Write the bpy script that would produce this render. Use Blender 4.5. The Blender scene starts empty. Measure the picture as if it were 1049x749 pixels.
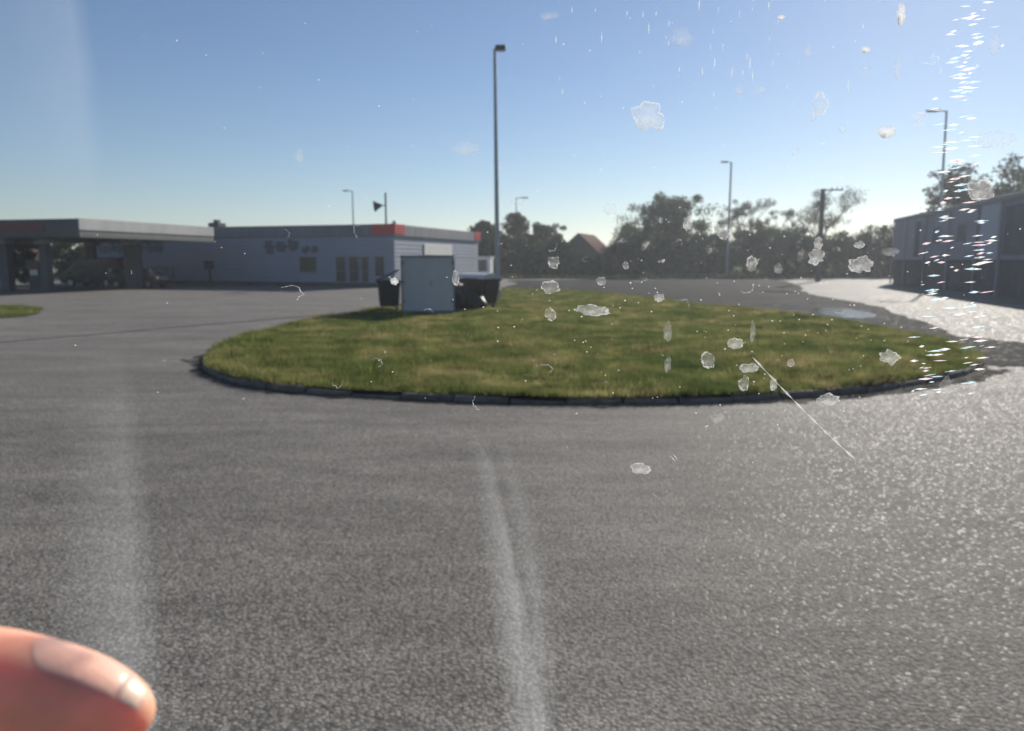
import bpy, bmesh, math, random
import numpy as np
from mathutils import Vector, Matrix

random.seed(7)
RNG = np.random.default_rng(7)
R = math.radians
SC = bpy.context.scene
COL = SC.collection

# ------------------------------------------------------------------ materials
def new_mat(name):
    m = bpy.data.materials.new(name); m.use_nodes = True
    nt = m.node_tree; nt.nodes.clear()
    out = nt.nodes.new('ShaderNodeOutputMaterial')
    return m, nt, out

def N(nt, kind, **kw):
    n = nt.nodes.new(kind)
    for k, v in kw.items():
        if k in n.inputs: n.inputs[k].default_value = v
        else: setattr(n, k, v)
    return n

def noise(nt, vec, scale, detail=4.0, rough=0.55, dist=0.0):
    n = nt.nodes.new('ShaderNodeTexNoise')
    n.inputs['Scale'].default_value = scale; n.inputs['Detail'].default_value = detail
    n.inputs['Roughness'].default_value = rough; n.inputs['Distortion'].default_value = dist
    nt.links.new(vec, n.inputs['Vector'])
    return n.outputs['Fac']

def ramp(nt, fac, stops):
    r = nt.nodes.new('ShaderNodeValToRGB')
    e = r.color_ramp.elements
    while len(e) > len(stops): e.remove(e[-1])
    while len(e) < len(stops): e.new(0.5)
    for el, (p, c) in zip(e, stops):
        el.position = p
        el.color = (c, c, c, 1) if isinstance(c, (int, float)) else (*c, 1)
    nt.links.new(fac, r.inputs['Fac'])
    return r.outputs['Color']

def mixc(nt, fac, a, b, mode='MIX'):
    n = nt.nodes.new('ShaderNodeMix'); n.data_type = 'RGBA'; n.blend_type = mode
    for sock, v in ((n.inputs['Factor'], fac), (n.inputs['A'], a), (n.inputs['B'], b)):
        pass
    ins = [n.inputs[0], n.inputs[6], n.inputs[7]]
    for sock, v in zip(ins, (fac, a, b)):
        if isinstance(v, (int, float)): sock.default_value = v
        elif isinstance(v, tuple): sock.default_value = (*v, 1)
        else: nt.links.new(v, sock)
    return n.outputs[2]

def bump(nt, h, strength, dist):
    b = nt.nodes.new('ShaderNodeBump')
    b.inputs['Strength'].default_value = strength; b.inputs['Distance'].default_value = dist
    nt.links.new(h, b.inputs['Height'])
    return b.outputs['Normal']

def coords(nt, kind='Object'):
    return nt.nodes.new('ShaderNodeTexCoord').outputs[kind]

def world_pos(nt):
    return nt.nodes.new('ShaderNodeNewGeometry').outputs['Position']

def scaled(nt, vec, s):
    m = nt.nodes.new('ShaderNodeMapping'); m.inputs['Scale'].default_value = s
    nt.links.new(vec, m.inputs['Vector']); return m.outputs['Vector']

def weathered(name, col, rough=0.6, metal=0.0, var=0.25, scale=1.2, streak=False, spec=0.5):
    """A plain surface with dirt mottling, optional vertical streaks, uneven gloss."""
    m, nt, out = new_mat(name)
    p = N(nt, 'ShaderNodeBsdfPrincipled', Metallic=metal)
    p.inputs['Specular IOR Level'].default_value = spec
    v = coords(nt)
    if streak: v = scaled(nt, v, (1, 1, 0.12))
    f = noise(nt, v, scale, 6, 0.65)
    dark = tuple(c * (1 - var) for c in col); lite = tuple(min(1, c * (1 + var * 0.6)) for c in col)
    c = ramp(nt, f, [(0.3, dark), (0.7, lite)])
    nt.links.new(c, p.inputs['Base Color'])
    f2 = noise(nt, v, scale * 4, 4)
    nt.links.new(ramp(nt, f2, [(0.3, max(0.02, rough - 0.12)), (0.7, min(1, rough + 0.12))]), p.inputs['Roughness'])
    nt.links.new(bump(nt, f2, 0.08, 0.01), p.inputs['Normal'])
    nt.links.new(p.outputs[0], out.inputs['Surface'])
    return m

def cladding(name, col, axis_scale, rough=0.5, var=0.12, spec=0.4):
    """Ribbed sheet cladding: fine joints as bump and dirt streaks."""
    m, nt, out = new_mat(name)
    p = N(nt, 'ShaderNodeBsdfPrincipled')
    p.inputs['Specular IOR Level'].default_value = spec
    o = coords(nt)
    v = scaled(nt, o, axis_scale)
    w = nt.nodes.new('ShaderNodeTexWave'); w.wave_type = 'BANDS'; w.bands_direction = 'DIAGONAL'
    w.inputs['Scale'].default_value = 1.0
    nt.links.new(v, w.inputs['Vector'])
    f = noise(nt, scaled(nt, o, (1, 1, 0.15)), 0.9, 6, 0.65)
    c = ramp(nt, f, [(0.25, tuple(x * (1 - var) for x in col)), (0.75, tuple(x * (1 + var * .4) for x in col))])
    j = ramp(nt, w.outputs['Fac'], [(0.0, 0.72), (0.08, 1.0), (1.0, 1.0)])
    nt.links.new(mixc(nt, 1.0, c, j, 'MULTIPLY'), p.inputs['Base Color'])
    p.inputs['Roughness'].default_value = rough
    nt.links.new(bump(nt, w.outputs['Fac'], 0.35, 0.03), p.inputs['Normal'])
    nt.links.new(p.outputs[0], out.inputs['Surface'])
    return m

def asphalt_mat(name, base, warm=(1.0, 0.97, 0.93), grit=1.0, rough=0.55, patchy=0.35, grain=34.0, spec=0.5):
    m, nt, out = new_mat(name)
    p = N(nt, 'ShaderNodeBsdfPrincipled')
    p.inputs['Specular IOR Level'].default_value = spec
    pos = world_pos(nt)
    big = noise(nt, scaled(nt, pos, (0.22, 0.55, 1)), 1.0, 6, 0.6)
    mid = noise(nt, scaled(nt, pos, (0.9, 2.6, 1)), 1.0, 5, 0.6)
    vor = nt.nodes.new('ShaderNodeTexVoronoi'); vor.inputs['Scale'].default_value = grain
    nt.links.new(pos, vor.inputs['Vector'])
    vor2 = nt.nodes.new('ShaderNodeTexVoronoi'); vor2.inputs['Scale'].default_value = grain * 2.3
    nt.links.new(pos, vor2.inputs['Vector'])
    fine = noise(nt, pos, grain * 1.3, 3, 0.7)
    b = tuple(base * w for w in warm)
    c = ramp(nt, big, [(0.3, tuple(x * (1 - patchy) for x in b)), (0.7, tuple(x * (1 + patchy) for x in b))])
    c = mixc(nt, 1.0, c, ramp(nt, mid, [(0.3, 0.82), (0.7, 1.15)]), 'MULTIPLY')
    # every stone has its own tone, the binder between them is darker
    c = mixc(nt, 1.0, c, ramp(nt, vor.outputs['Color'], [(0.0, 0.55), (1.0, 1.5)]), 'MULTIPLY')
    c = mixc(nt, 1.0, c, ramp(nt, vor.outputs['Distance'], [(0.3, 1.0), (0.75, 0.55)]), 'MULTIPLY')
    c = mixc(nt, 0.6, c, ramp(nt, fine, [(0.3, 0.7), (0.7, 1.3)]), 'MULTIPLY')
    nt.links.new(c, p.inputs['Base Color'])
    nt.links.new(ramp(nt, vor.outputs['Color'], [(0.12, max(.1, rough - 0.27)), (0.28, rough), (1.0, min(1, rough + 0.25))]), p.inputs['Roughness'])
    wear = noise(nt, scaled(nt, pos, (0.10, 0.42, 1)), 1.0, 8, 0.72, 1.2)
    c = mixc(nt, 1.0, c, ramp(nt, wear, [(0.30, 0.72), (0.46, 1.0), (0.60, 1.0), (0.75, 1.22)]), 'MULTIPLY')
    nt.links.new(c, p.inputs['Base Color'])
    h1 = N(nt, 'ShaderNodeMath', operation='MULTIPLY'); nt.links.new(vor.outputs['Distance'], h1.inputs[0]); h1.inputs[1].default_value = -1.0
    h2 = N(nt, 'ShaderNodeMath', operation='MULTIPLY_ADD'); nt.links.new(vor2.outputs['Distance'], h2.inputs[0]); h2.inputs[1].default_value = -0.45
    nt.links.new(h1.outputs[0], h2.inputs[2])
    h3 = N(nt, 'ShaderNodeMath', operation='MULTIPLY_ADD'); nt.links.new(fine, h3.inputs[0]); h3.inputs[1].default_value = 0.5
    nt.links.new(h2.outputs[0], h3.inputs[2])
    nt.links.new(bump(nt, h3.outputs[0], 0.8 * grit, 0.010), p.inputs['Normal'])
    nt.links.new(p.outputs[0], out.inputs['Surface'])
    return m

def leaf_mat(name, dark, mid, lite, clump=0.9, trans=0.35):
    m, nt, out = new_mat(name)
    v = coords(nt)
    a = noise(nt, v, clump, 3)
    b = noise(nt, v, clump * 7, 2)
    c = ramp(nt, a, [(0.32, dark), (0.52, mid), (0.72, lite)])
    c = mixc(nt, 0.7, c, ramp(nt, b, [(0.3, 0.6), (0.7, 1.35)]), 'MULTIPLY')
    d = N(nt, 'ShaderNodeBsdfDiffuse'); t = N(nt, 'ShaderNodeBsdfTranslucent')
    nt.links.new(c, d.inputs['Color']); nt.links.new(c, t.inputs['Color'])
    mx = N(nt, 'ShaderNodeMixShader'); mx.inputs[0].default_value = trans
    nt.links.new(d.outputs[0], mx.inputs[1]); nt.links.new(t.outputs[0], mx.inputs[2])
    nt.links.new(mx.outputs[0], out.inputs['Surface'])
    return m

def glass_dark(name, col=(0.02, 0.025, 0.03), rough=0.08):
    m, nt, out = new_mat(name)
    p = N(nt, 'ShaderNodeBsdfPrincipled', Roughness=rough)
    v = coords(nt)
    nt.links.new(ramp(nt, noise(nt, v, 2.0), [(0.3, col), (0.8, tuple(c * 2.2 for c in col))]), p.inputs['Base Color'])
    nt.links.new(p.outputs[0], out.inputs['Surface'])
    return m

M = {}
M['asphalt'] = asphalt_mat('asphalt', 0.235, warm=(1.0, 0.925, 0.83), patchy=0.2, rough=0.74, spec=0.11, grain=46, grit=0.7)
M['pale_track'] = asphalt_mat('pale_track', 0.27, warm=(1.0, 0.94, 0.85), patchy=0.18, rough=0.8, grain=20, grit=0.6, spec=0.15)
M['dark_lot'] = asphalt_mat('dark_lot', 0.045, warm=(1, 0.97, 0.95), patchy=0.4, rough=0.95, grain=12, grit=0.8, spec=0.03)
M['dark_sheet'] = asphalt_mat('dark_sheet', 0.03, patchy=0.3, rough=0.6)
M['kerb'] = weathered('kerb_concrete', (0.17, 0.15, 0.13), 0.9, var=0.55, scale=3.5, spec=.15)
M['soil'] = None
M['shop_wall'] = cladding('shop_wall', (0.29, 0.315, 0.38), (0.0, 0.0, 2.0))
M['shop_side'] = M['shop_wall']
M['grey_fascia'] = weathered('grey_fascia', (0.17, 0.175, 0.19), 0.5, streak=True)
M['red'] = weathered('red_paint', (0.50, 0.03, 0.03), 0.35, var=0.15)
M['maroon'] = weathered('maroon_paint', (0.12, 0.02, 0.022), 0.45, var=0.2)
M['white_sign'] = weathered('white_sign', (0.78, 0.77, 0.70), 0.4, var=0.06)
M['dark_letter'] = weathered('dark_letter', (0.10, 0.105, 0.13), 0.5, var=0.5, scale=3)
M['glass'] = glass_dark('glass')
M['frame_grey'] = weathered('frame_grey', (0.28, 0.29, 0.32), 0.45)
M['poster'] = weathered('poster_olive', (0.10, 0.085, 0.025), 0.5, var=0.5, scale=6)
M['plinth'] = weathered('plinth', (0.07, 0.07, 0.075), 0.8)
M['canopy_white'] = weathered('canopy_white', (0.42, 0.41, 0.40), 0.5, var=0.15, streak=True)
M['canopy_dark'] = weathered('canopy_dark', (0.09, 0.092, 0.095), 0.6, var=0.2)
M['metal'] = weathered('galvanised', (0.33, 0.34, 0.35), 0.42, metal=0.7, var=0.15, scale=3)
M['dark_metal'] = weathered('dark_metal', (0.05, 0.05, 0.052), 0.45, metal=0.3)
M['chrome'] = weathered('bright_metal', (0.85, 0.85, 0.85), 0.14, metal=1.0, var=0.05)
M['shed_blue'] = weathered('shed_panel', (0.43, 0.445, 0.47), 0.55, var=0.14, scale=.8, streak=True)
M['shed_trim'] = weathered('shed_trim', (0.16, 0.18, 0.21), 0.5)
M['bin_black'] = weathered('bin_black', (0.022, 0.020, 0.020), 0.55, var=0.4, scale=4)
M['bin_brown'] = weathered('bin_brown', (0.035, 0.024, 0.022), 0.6, var=0.4, scale=4)
M['bin_lid'] = weathered('bin_lid', (0.55, 0.56, 0.57), 0.35, var=0.15, scale=3)
M['rubber'] = weathered('rubber', (0.02, 0.02, 0.02), 0.8)
M['hall_wall'] = cladding('hall_wall', (0.29, 0.29, 0.34), (0.0, 3.0, 0.0), 0.6, var=0.2)
M['hall_pale'] = cladding('hall_pale', (0.42, 0.44, 0.50), (0.0, 3.0, 0.0), 0.55, var=0.2)
M['hall_dark'] = weathered('hall_dark', (0.07, 0.07, 0.085), 0.6, var=0.35)
M['hall_roof'] = weathered('hall_roof', (0.16, 0.16, 0.18), 0.5)
M['brick'] = weathered('brown_brick', (0.10, 0.068, 0.055), 0.85, var=0.35, scale=2.5)
M['roof_brown'] = cladding('roof_brown', (0.13, 0.062, 0.045), (0.0, 0.0, 6.0), 0.95, var=0.3, spec=0.05)
M['roof_orange'] = cladding('roof_orange', (0.40, 0.15, 0.075), (0.0, 0.0, 5.0), 0.85, var=0.25)
M['render_pale'] = weathered('pale_render', (0.45, 0.42, 0.37), 0.85)
M['car_dark'] = weathered('car_paint_dark', (0.025, 0.028, 0.033), 0.22, var=0.1)
M['car_red'] = weathered('car_paint_maroon', (0.055, 0.018, 0.02), 0.22, var=0.1)
M['lamp_glass'] = weathered('lamp_glass', (0.6, 0.6, 0.58), 0.2, var=0.05)
M['wood'] = weathered('weathered_wood', (0.12, 0.10, 0.085), 0.85, var=0.3, streak=True, scale=3)
M['bark'] = weathered('bark', (0.07, 0.058, 0.047), 0.9, var=0.4, scale=4)
M['white_plastic'] = weathered('white_plastic', (0.75, 0.75, 0.74), 0.35, var=0.08)
M['leaf_olive'] = leaf_mat('leaf_olive', (0.040, 0.055, 0.020), (0.072, 0.090, 0.030), (0.140, 0.125, 0.045), 0.35)
M['leaf_green'] = leaf_mat('leaf_green', (0.026, 0.044, 0.018), (0.045, 0.072, 0.026), (0.080, 0.105, 0.034), 0.4)
M['leaf_yellow'] = leaf_mat('leaf_yellow', (0.055, 0.060, 0.028), (0.110, 0.105, 0.040), (0.19, 0.155, 0.055), 0.4)
M['leaf_brown'] = leaf_mat('leaf_brown', (0.045, 0.036, 0.022), (0.075, 0.058, 0.034), (0.11, 0.085, 0.045), 0.5)
M['leaf_fir'] = leaf_mat('leaf_fir', (0.035, 0.042, 0.028), (0.055, 0.060, 0.038), (0.085, 0.080, 0.05), 0.5, 0.3)

def soil_mat():
    m, nt, out = new_mat('turf')
    p = N(nt, 'ShaderNodeBsdfPrincipled', Roughness=1.0)
    p.inputs['Specular IOR Level'].default_value = 0.0
    pos = world_pos(nt)
    a = noise(nt, pos, 0.45, 5, 0.6); b = noise(nt, pos, 9, 5, 0.7)
    c = ramp(nt, a, [(0.35, (0.070, 0.095, 0.026)), (0.5, (0.110, 0.120, 0.034)), (0.66, (0.180, 0.150, 0.060))])
    c = mixc(nt, 0.8, c, ramp(nt, b, [(0.3, 0.5), (0.7, 1.4)]), 'MULTIPLY')
    nt.links.new(c, p.inputs['Base Color'])
    nt.links.new(bump(nt, b, 0.8, 0.05), p.inputs['Normal'])
    nt.links.new(p.outputs[0], out.inputs['Surface']); return m
M['soil'] = soil_mat()

def blade_mat():
    m, nt, out = new_mat('grass_blade')
    pos = world_pos(nt)
    a = noise(nt, pos, 0.55, 6, 0.68); b = noise(nt, pos, 2.6, 4, 0.7)
    c = ramp(nt, a, [(0.33, (0.085, 0.130, 0.036)), (0.49, (0.205, 0.230, 0.070)), (0.64, (0.44, 0.37, 0.17))])
    c = mixc(nt, 0.8, c, ramp(nt, b, [(0.34, 0.40), (0.66, 1.4)]), 'MULTIPLY')
    d = N(nt, 'ShaderNodeBsdfDiffuse'); t = N(nt, 'ShaderNodeBsdfTranslucent')
    nt.links.new(c, d.inputs['Color']); nt.links.new(c, t.inputs['Color'])
    mx = N(nt, 'ShaderNodeMixShader'); mx.inputs[0].default_value = 0.4
    nt.links.new(d.outputs[0], mx.inputs[1]); nt.links.new(t.outputs[0], mx.inputs[2])
    nt.links.new(mx.outputs[0], out.inputs['Surface']); return m
M['blade'] = blade_mat()

def water_mat():
    m, nt, out = new_mat('puddle_water')
    p = N(nt, 'ShaderNodeBsdfPrincipled', Roughness=0.12)
    p.inputs['Base Color'].default_value = (0.012, 0.012, 0.012, 1)
    nt.links.new(bump(nt, noise(nt, world_pos(nt), 5, 3), 0.35, 0.02), p.inputs['Normal'])
    nt.links.new(p.outputs[0], out.inputs['Surface']); return m
M['water'] = water_mat()

def skin_mat(name, base, sub=0.6, rough=0.42):
    m, nt, out = new_mat(name)
    p = N(nt, 'ShaderNodeBsdfPrincipled', Roughness=rough)
    v = coords(nt)
    f = noise(nt, v, 90, 4); g = noise(nt, v, 900, 3)
    c = ramp(nt, f, [(0.3, tuple(x * 0.88 for x in base)), (0.7, tuple(min(1, x * 1.08) for x in base))])
    nt.links.new(c, p.inputs['Base Color'])
    p.inputs['Subsurface Weight'].default_value = sub
    p.inputs['Subsurface Radius'].default_value = (1.0, 0.3, 0.15)
    p.inputs['Subsurface Scale'].default_value = 0.014
    nt.links.new(bump(nt, g, 0.12, 0.0006), p.inputs['Normal'])
    nt.links.new(p.outputs[0], out.inputs['Surface']); return m
M['skin'] = skin_mat('skin', (0.86, 0.43, 0.29), 1.0, 0.5)
M['nail'] = skin_mat('nail', (0.95, 0.50, 0.37), 0.15, 0.4)
M['nail_edge'] = skin_mat('nail_edge', (0.92, 0.60, 0.44), 0.15, 0.4)

def film_mat(name, cover, bright, rim=0.0, nscale=420.0):
    """Scuffed clear film: mostly see-through, the scuffed grains scatter the sun."""
    m, nt, out = new_mat(name)
    v = coords(nt)
    f = noise(nt, v, nscale, 4, 0.75); g = noise(nt, v, nscale * 0.22, 3, 0.6)
    mu = N(nt, 'ShaderNodeMath', operation='MULTIPLY'); nt.links.new(f, mu.inputs[0]); nt.links.new(g, mu.inputs[1])
    fac = ramp(nt, mu.outputs[0], [(0.16, max(0.0, cover * 0.25)), (0.40, min(1.0, cover * 1.7))])
    t = N(nt, 'ShaderNodeBsdfTransparent')
    d = N(nt, 'ShaderNodeBsdfTranslucent'); d.inputs['Color'].default_value = (bright, bright, bright * 0.98, 1)
    e = N(nt, 'ShaderNodeBsdfDiffuse'); e.inputs['Color'].default_value = (bright * .8, bright * .8, bright * .8, 1)
    md = N(nt, 'ShaderNodeMixShader'); md.inputs[0].default_value = 0.35
    nt.links.new(d.outputs[0], md.inputs[1]); nt.links.new(e.outputs[0], md.inputs[2])
    mx = N(nt, 'ShaderNodeMixShader')
    nt.links.new(fac, mx.inputs[0]); nt.links.new(t.outputs[0], mx.inputs[1]); nt.links.new(md.outputs[0], mx.inputs[2])
    nt.links.new(mx.outputs[0], out.inputs['Surface']); return m
M['film_F'] = film_mat('scuffed_film', 0.24, 0.85, nscale=330)
M['film_B'] = film_mat('bright_film', 0.75, 0.95)
M['film_S'] = film_mat('faint_film', 0.13, 0.75)
M['film_rim'] = film_mat('film_rim', 0.40, 0.95, nscale=560)
M['scratch'] = film_mat('scratch', 0.42, 0.9, nscale=900)

# ------------------------------------------------------------------ objects
def tag(o, label=None, cat=None, group=None, kind=None):
    if label: o['label'] = label
    if cat: o['category'] = cat
    if group: o['group'] = group
    if kind: o['kind'] = kind
    return o

def empty(name, loc, rz=0.0, **kw):
    o = bpy.data.objects.new(name, None); COL.objects.link(o)
    o.location = loc; o.rotation_euler = (0, 0, rz); o.empty_display_size = 0.2
    return tag(o, **kw)

def mesh_np(name, verts, faces, mat, parent=None, smooth=False):
    """verts n x 3, faces m x k (all the same k) as numpy arrays."""
    verts = np.asarray(verts, dtype=np.float32); faces = np.asarray(faces, dtype=np.int32)
    me = bpy.data.meshes.new(name)
    me.vertices.add(len(verts)); me.vertices.foreach_set('co', verts.ravel())
    k = faces.shape[1]
    me.loops.add(faces.size); me.loops.foreach_set('vertex_index', faces.ravel())
    me.polygons.add(len(faces))
    me.polygons.foreach_set('loop_start', np.arange(0, faces.size, k, dtype=np.int32))
    me.update(calc_edges=True); me.validate()
    o = bpy.data.objects.new(name, me); COL.objects.link(o); o.parent = parent
    me.materials.append(mat)
    if smooth: me.polygons.foreach_set('use_smooth', [True] * len(me.polygons))
    return o

class MB:
    """Collects shapes and links them as ONE mesh object."""
    def __init__(s): s.bm = bmesh.new()
    def box(s, a, b, bevel=0.0, mtx=None):
        r = bmesh.ops.create_cube(s.bm, size=1.0)
        vs = r['verts']
        c = [(a[i] + b[i]) / 2 for i in range(3)]; d = [abs(b[i] - a[i]) for i in range(3)]
        for v in vs: v.co = Vector((c[0] + v.co.x * d[0], c[1] + v.co.y * d[1], c[2] + v.co.z * d[2]))
        if bevel:
            es = list({e for v in vs for e in v.link_edges})
            q = bmesh.ops.bevel(s.bm, geom=es, offset=bevel, segments=2, affect='EDGES', profile=0.6)
            vs = list({v for v in q['verts']} | {v for v in vs if v.is_valid})
        if mtx is not None:
            for v in vs: v.co = mtx @ v.co
        return s
    def prism(s, poly, axis, a, b):
        """Polygon (2D) swept along axis from a to b."""
        def put(p, t):
            if axis == 'x': return Vector((t, p[0], p[1]))
            if axis == 'y': return Vector((p[0], t, p[1]))
            return Vector((p[0], p[1], t))
        v0 = [s.bm.verts.new(put(p, a)) for p in poly]; v1 = [s.bm.verts.new(put(p, b)) for p in poly]
        n = len(poly)
        for i in range(n):
            s.bm.faces.new((v0[i], v0[(i + 1) % n], v1[(i + 1) % n], v1[i]))
        s.bm.faces.new(v0[::-1]); s.bm.faces.new(v1)
        return s
    def tube(s, pts, radii, seg=10):
        pts = [Vector(p) for p in pts]; rings = []
        for i, p in enumerate(pts):
            d = (pts[min(i + 1, len(pts) - 1)] - pts[max(i - 1, 0)]).normalized()
            u = d.orthogonal().normalized() if i == 0 else (u - d * u.dot(d)).normalized()
            w = d.cross(u)
            r = radii[i] if isinstance(radii, (list, tuple)) else radii
            rings.append([s.bm.verts.new(p + (u * math.cos(2 * math.pi * k / seg) + w * math.sin(2 * math.pi * k / seg)) * r) for k in range(seg)])
        for a, b in zip(rings, rings[1:]):
            for k in range(seg):
                s.bm.faces.new((a[k], a[(k + 1) % seg], b[(k + 1) % seg], b[k]))
        s.bm.faces.new(rings[0][::-1]); s.bm.faces.new(rings[-1])
        return s
    def ball(s, c, r, sub=2, scale=(1, 1, 1)):
        q = bmesh.ops.create_icosphere(s.bm, subdivisions=sub, radius=r)
        for v in q['verts']: v.co = Vector(c) + Vector((v.co.x * scale[0], v.co.y * scale[1], v.co.z * scale[2]))
        return s
    def build(s, name, mat, parent=None, smooth=False):
        bmesh.ops.recalc_face_normals(s.bm, faces=s.bm.faces)
        me = bpy.data.meshes.new(name); s.bm.to_mesh(me); s.bm.free()
        me.materials.append(mat)
        if smooth:
            for p in me.polygons: p.use_smooth = True
            try: me.set_sharp_from_angle(angle=R(38))
            except Exception: pass
        o = bpy.data.objects.new(name, me); COL.objects.link(o); o.parent = parent
        return o

def copy_tree(o, parent=None):
    c = o.copy(); COL.objects.link(c)
    if parent is not None: c.parent = parent
    for ch in list(o.children): copy_tree(ch, c)
    return c

# ------------------------------------------------------------------ ground
def smooth_loop(pts, n=4):
    """Closed Catmull-Rom loop."""
    out = []
    L = len(pts)
    for i in range(L):
        p0, p1, p2, p3 = (np.array(pts[(i + k - 1) % L], dtype=float) for k in range(4))
        for j in range(n):
            t = j / n
            out.append(0.5 * ((2 * p1) + (-p0 + p2) * t + (2 * p0 - 5 * p1 + 4 * p2 - p3) * t * t + (-p0 + 3 * p1 - 3 * p2 + p3) * t ** 3))
    return out

def sheet(name, pts, z, mat, jag=0.0, step=4, kind='structure', **kw):
    loop = smooth_loop(pts, step)
    bm = bmesh.new()
    vs = [bm.verts.new((p[0] + random.uniform(-jag, jag), p[1] + random.uniform(-jag, jag) * 2, z)) for p in loop]
    f = bm.faces.new(vs)
    if f.normal.z < 0: f.normal_flip()
    f.normal_update()
    bmesh.ops.triangulate(bm, faces=[f])
    bmesh.ops.recalc_face_normals(bm, faces=bm.faces)
    for f in bm.faces:
        if f.normal.z < 0: f.normal_flip()
    me = bpy.data.meshes.new(name); bm.to_mesh(me); bm.free(); me.materials.append(mat)
    o = bpy.data.objects.new(name, me); COL.objects.link(o)
    return tag(o, kind=kind, **kw)

def rect(name, x0, y0, x1, y1, z, mat):
    o = mesh_np(name, [(x0, y0, z), (x1, y0, z), (x1, y1, z), (x0, y1, z)], [(0, 1, 2, 3)], mat)
    return tag(o, kind='structure')

rect('ground', -700, -700, 700, 700, -0.02, M['soil'])
rect('forecourt_asphalt', -70, -20, 60, 92, 0.0, M['asphalt'])
sheet('pale_track', [(29.5, 82), (22, 60), (18.2, 48), (17.0, 38), (14.0, 30), (12.0, 24), (10.9, 19.5), (11.6, 17.5), (11.2, 15.2), (14, 12.5), (22, 10), (34, 20), (44, 60), (46, 84), (38, 87)], 0.004, M['pale_track'], 0.12, 5)
sheet('dark_lot', [(-0.6, 52), (0.5, 66), (0, 76), (10, 80), (22, 81), (27.5, 78.5), (23, 60), (18.8, 48), (17.2, 40), (16.2, 33), (14.2, 27), (12.2, 20.5), (10.2, 19), (8, 28), (5, 42)], 0.008, M['dark_lot'], 0.18, 6)
sheet('puddle', [(11.9, 26.1), (13.0, 26.6), (13.9, 29.0), (13.8, 31.6), (12.9, 31.9), (12.2, 30.0), (11.6, 28.0)], 0.013, M['water'], 0.05, 5)
sheet('puddle', [(12.7, 32.4), (13.2, 33.2), (12.2, 34.4), (11.3, 33.9), (12.0, 33.1)], 0.013, M['water'], 0.05, 5)
sheet('puddle', [(17.6, 46), (18.1, 48.6), (16.6, 50.5), (16.2, 48.0)], 0.013, M['water'], 0.06, 5)
sheet('verge', [(-20, 86), (0, 83.5), (14, 83.5), (30, 86.5), (50, 90), (60, 97), (30, 98.5), (-20, 98)], 0.02, M['soil'], 0.2, 5)
sheet('verge', [(-21.5, 33.0), (-18.6, 29.4), (-17.6, 26.6), (-20, 25.6), (-25, 25), (-32, 26), (-34, 31), (-27, 33.5)], 0.03, M['soil'], 0.06, 5)
sheet('wet_soil', [(9.2, 14.2), (10.4, 14.0), (12.0, 14.9), (12.7, 16.6), (12.4, 18.6), (11.6, 20.0), (10.9, 20.4), (10.6, 18), (9.9, 15.8)], 0.011, M['dark_lot'], 0.12, 6)
sheet('wet_soil', [(3.0, 10.30), (5.2, 10.85), (7.2, 11.9), (8.9, 13.3), (9.0, 13.7), (7.0, 12.2), (5.0, 11.2), (3.0, 10.5)], 0.005, M['dark_lot'], 0.05, 6)
sheet('dark_wedge', [(-5.75, 14.25), (-6.15, 14.8), (-6.75, 15.1), (-6.5, 14.7), (-6.2, 14.4)], 0.005, M['dark_sheet'], 0.02, 4)  # thin dark wedge on the asphalt left of the kerb tip

ISL = [(-5.88, 14.0), (-4.84, 12.37), (-3.36, 11.25), (-1.04, 10.53), (1.03, 10.26), (3.14, 10.45), (5.09, 11.08), (6.82, 12.07), (8.5, 13.49),
       (9.75, 15.4), (10.6, 18.03), (10.7, 21.04), (10.3, 24.42), (9.5, 28.54), (7.9, 35.09), (6.2, 41.78), (4.0, 47.5), (0.5, 49.5), (-2.3, 45),
       (-4.2, 36), (-5.6, 29.6), (-6.7, 24.0), (-7.0, 19.67), (-6.6, 16.4)]
LOOP = np.array(smooth_loop(ISL, 4))
CEN = LOOP.mean(0)
def inset(loop, d):
    nxt = np.roll(loop, -1, 0); prv = np.roll(loop, 1, 0)
    t = nxt - prv; t /= np.linalg.norm(t, axis=1)[:, None]
    n = np.stack([-t[:, 1], t[:, 0]], 1)
    return loop + n * d
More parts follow.
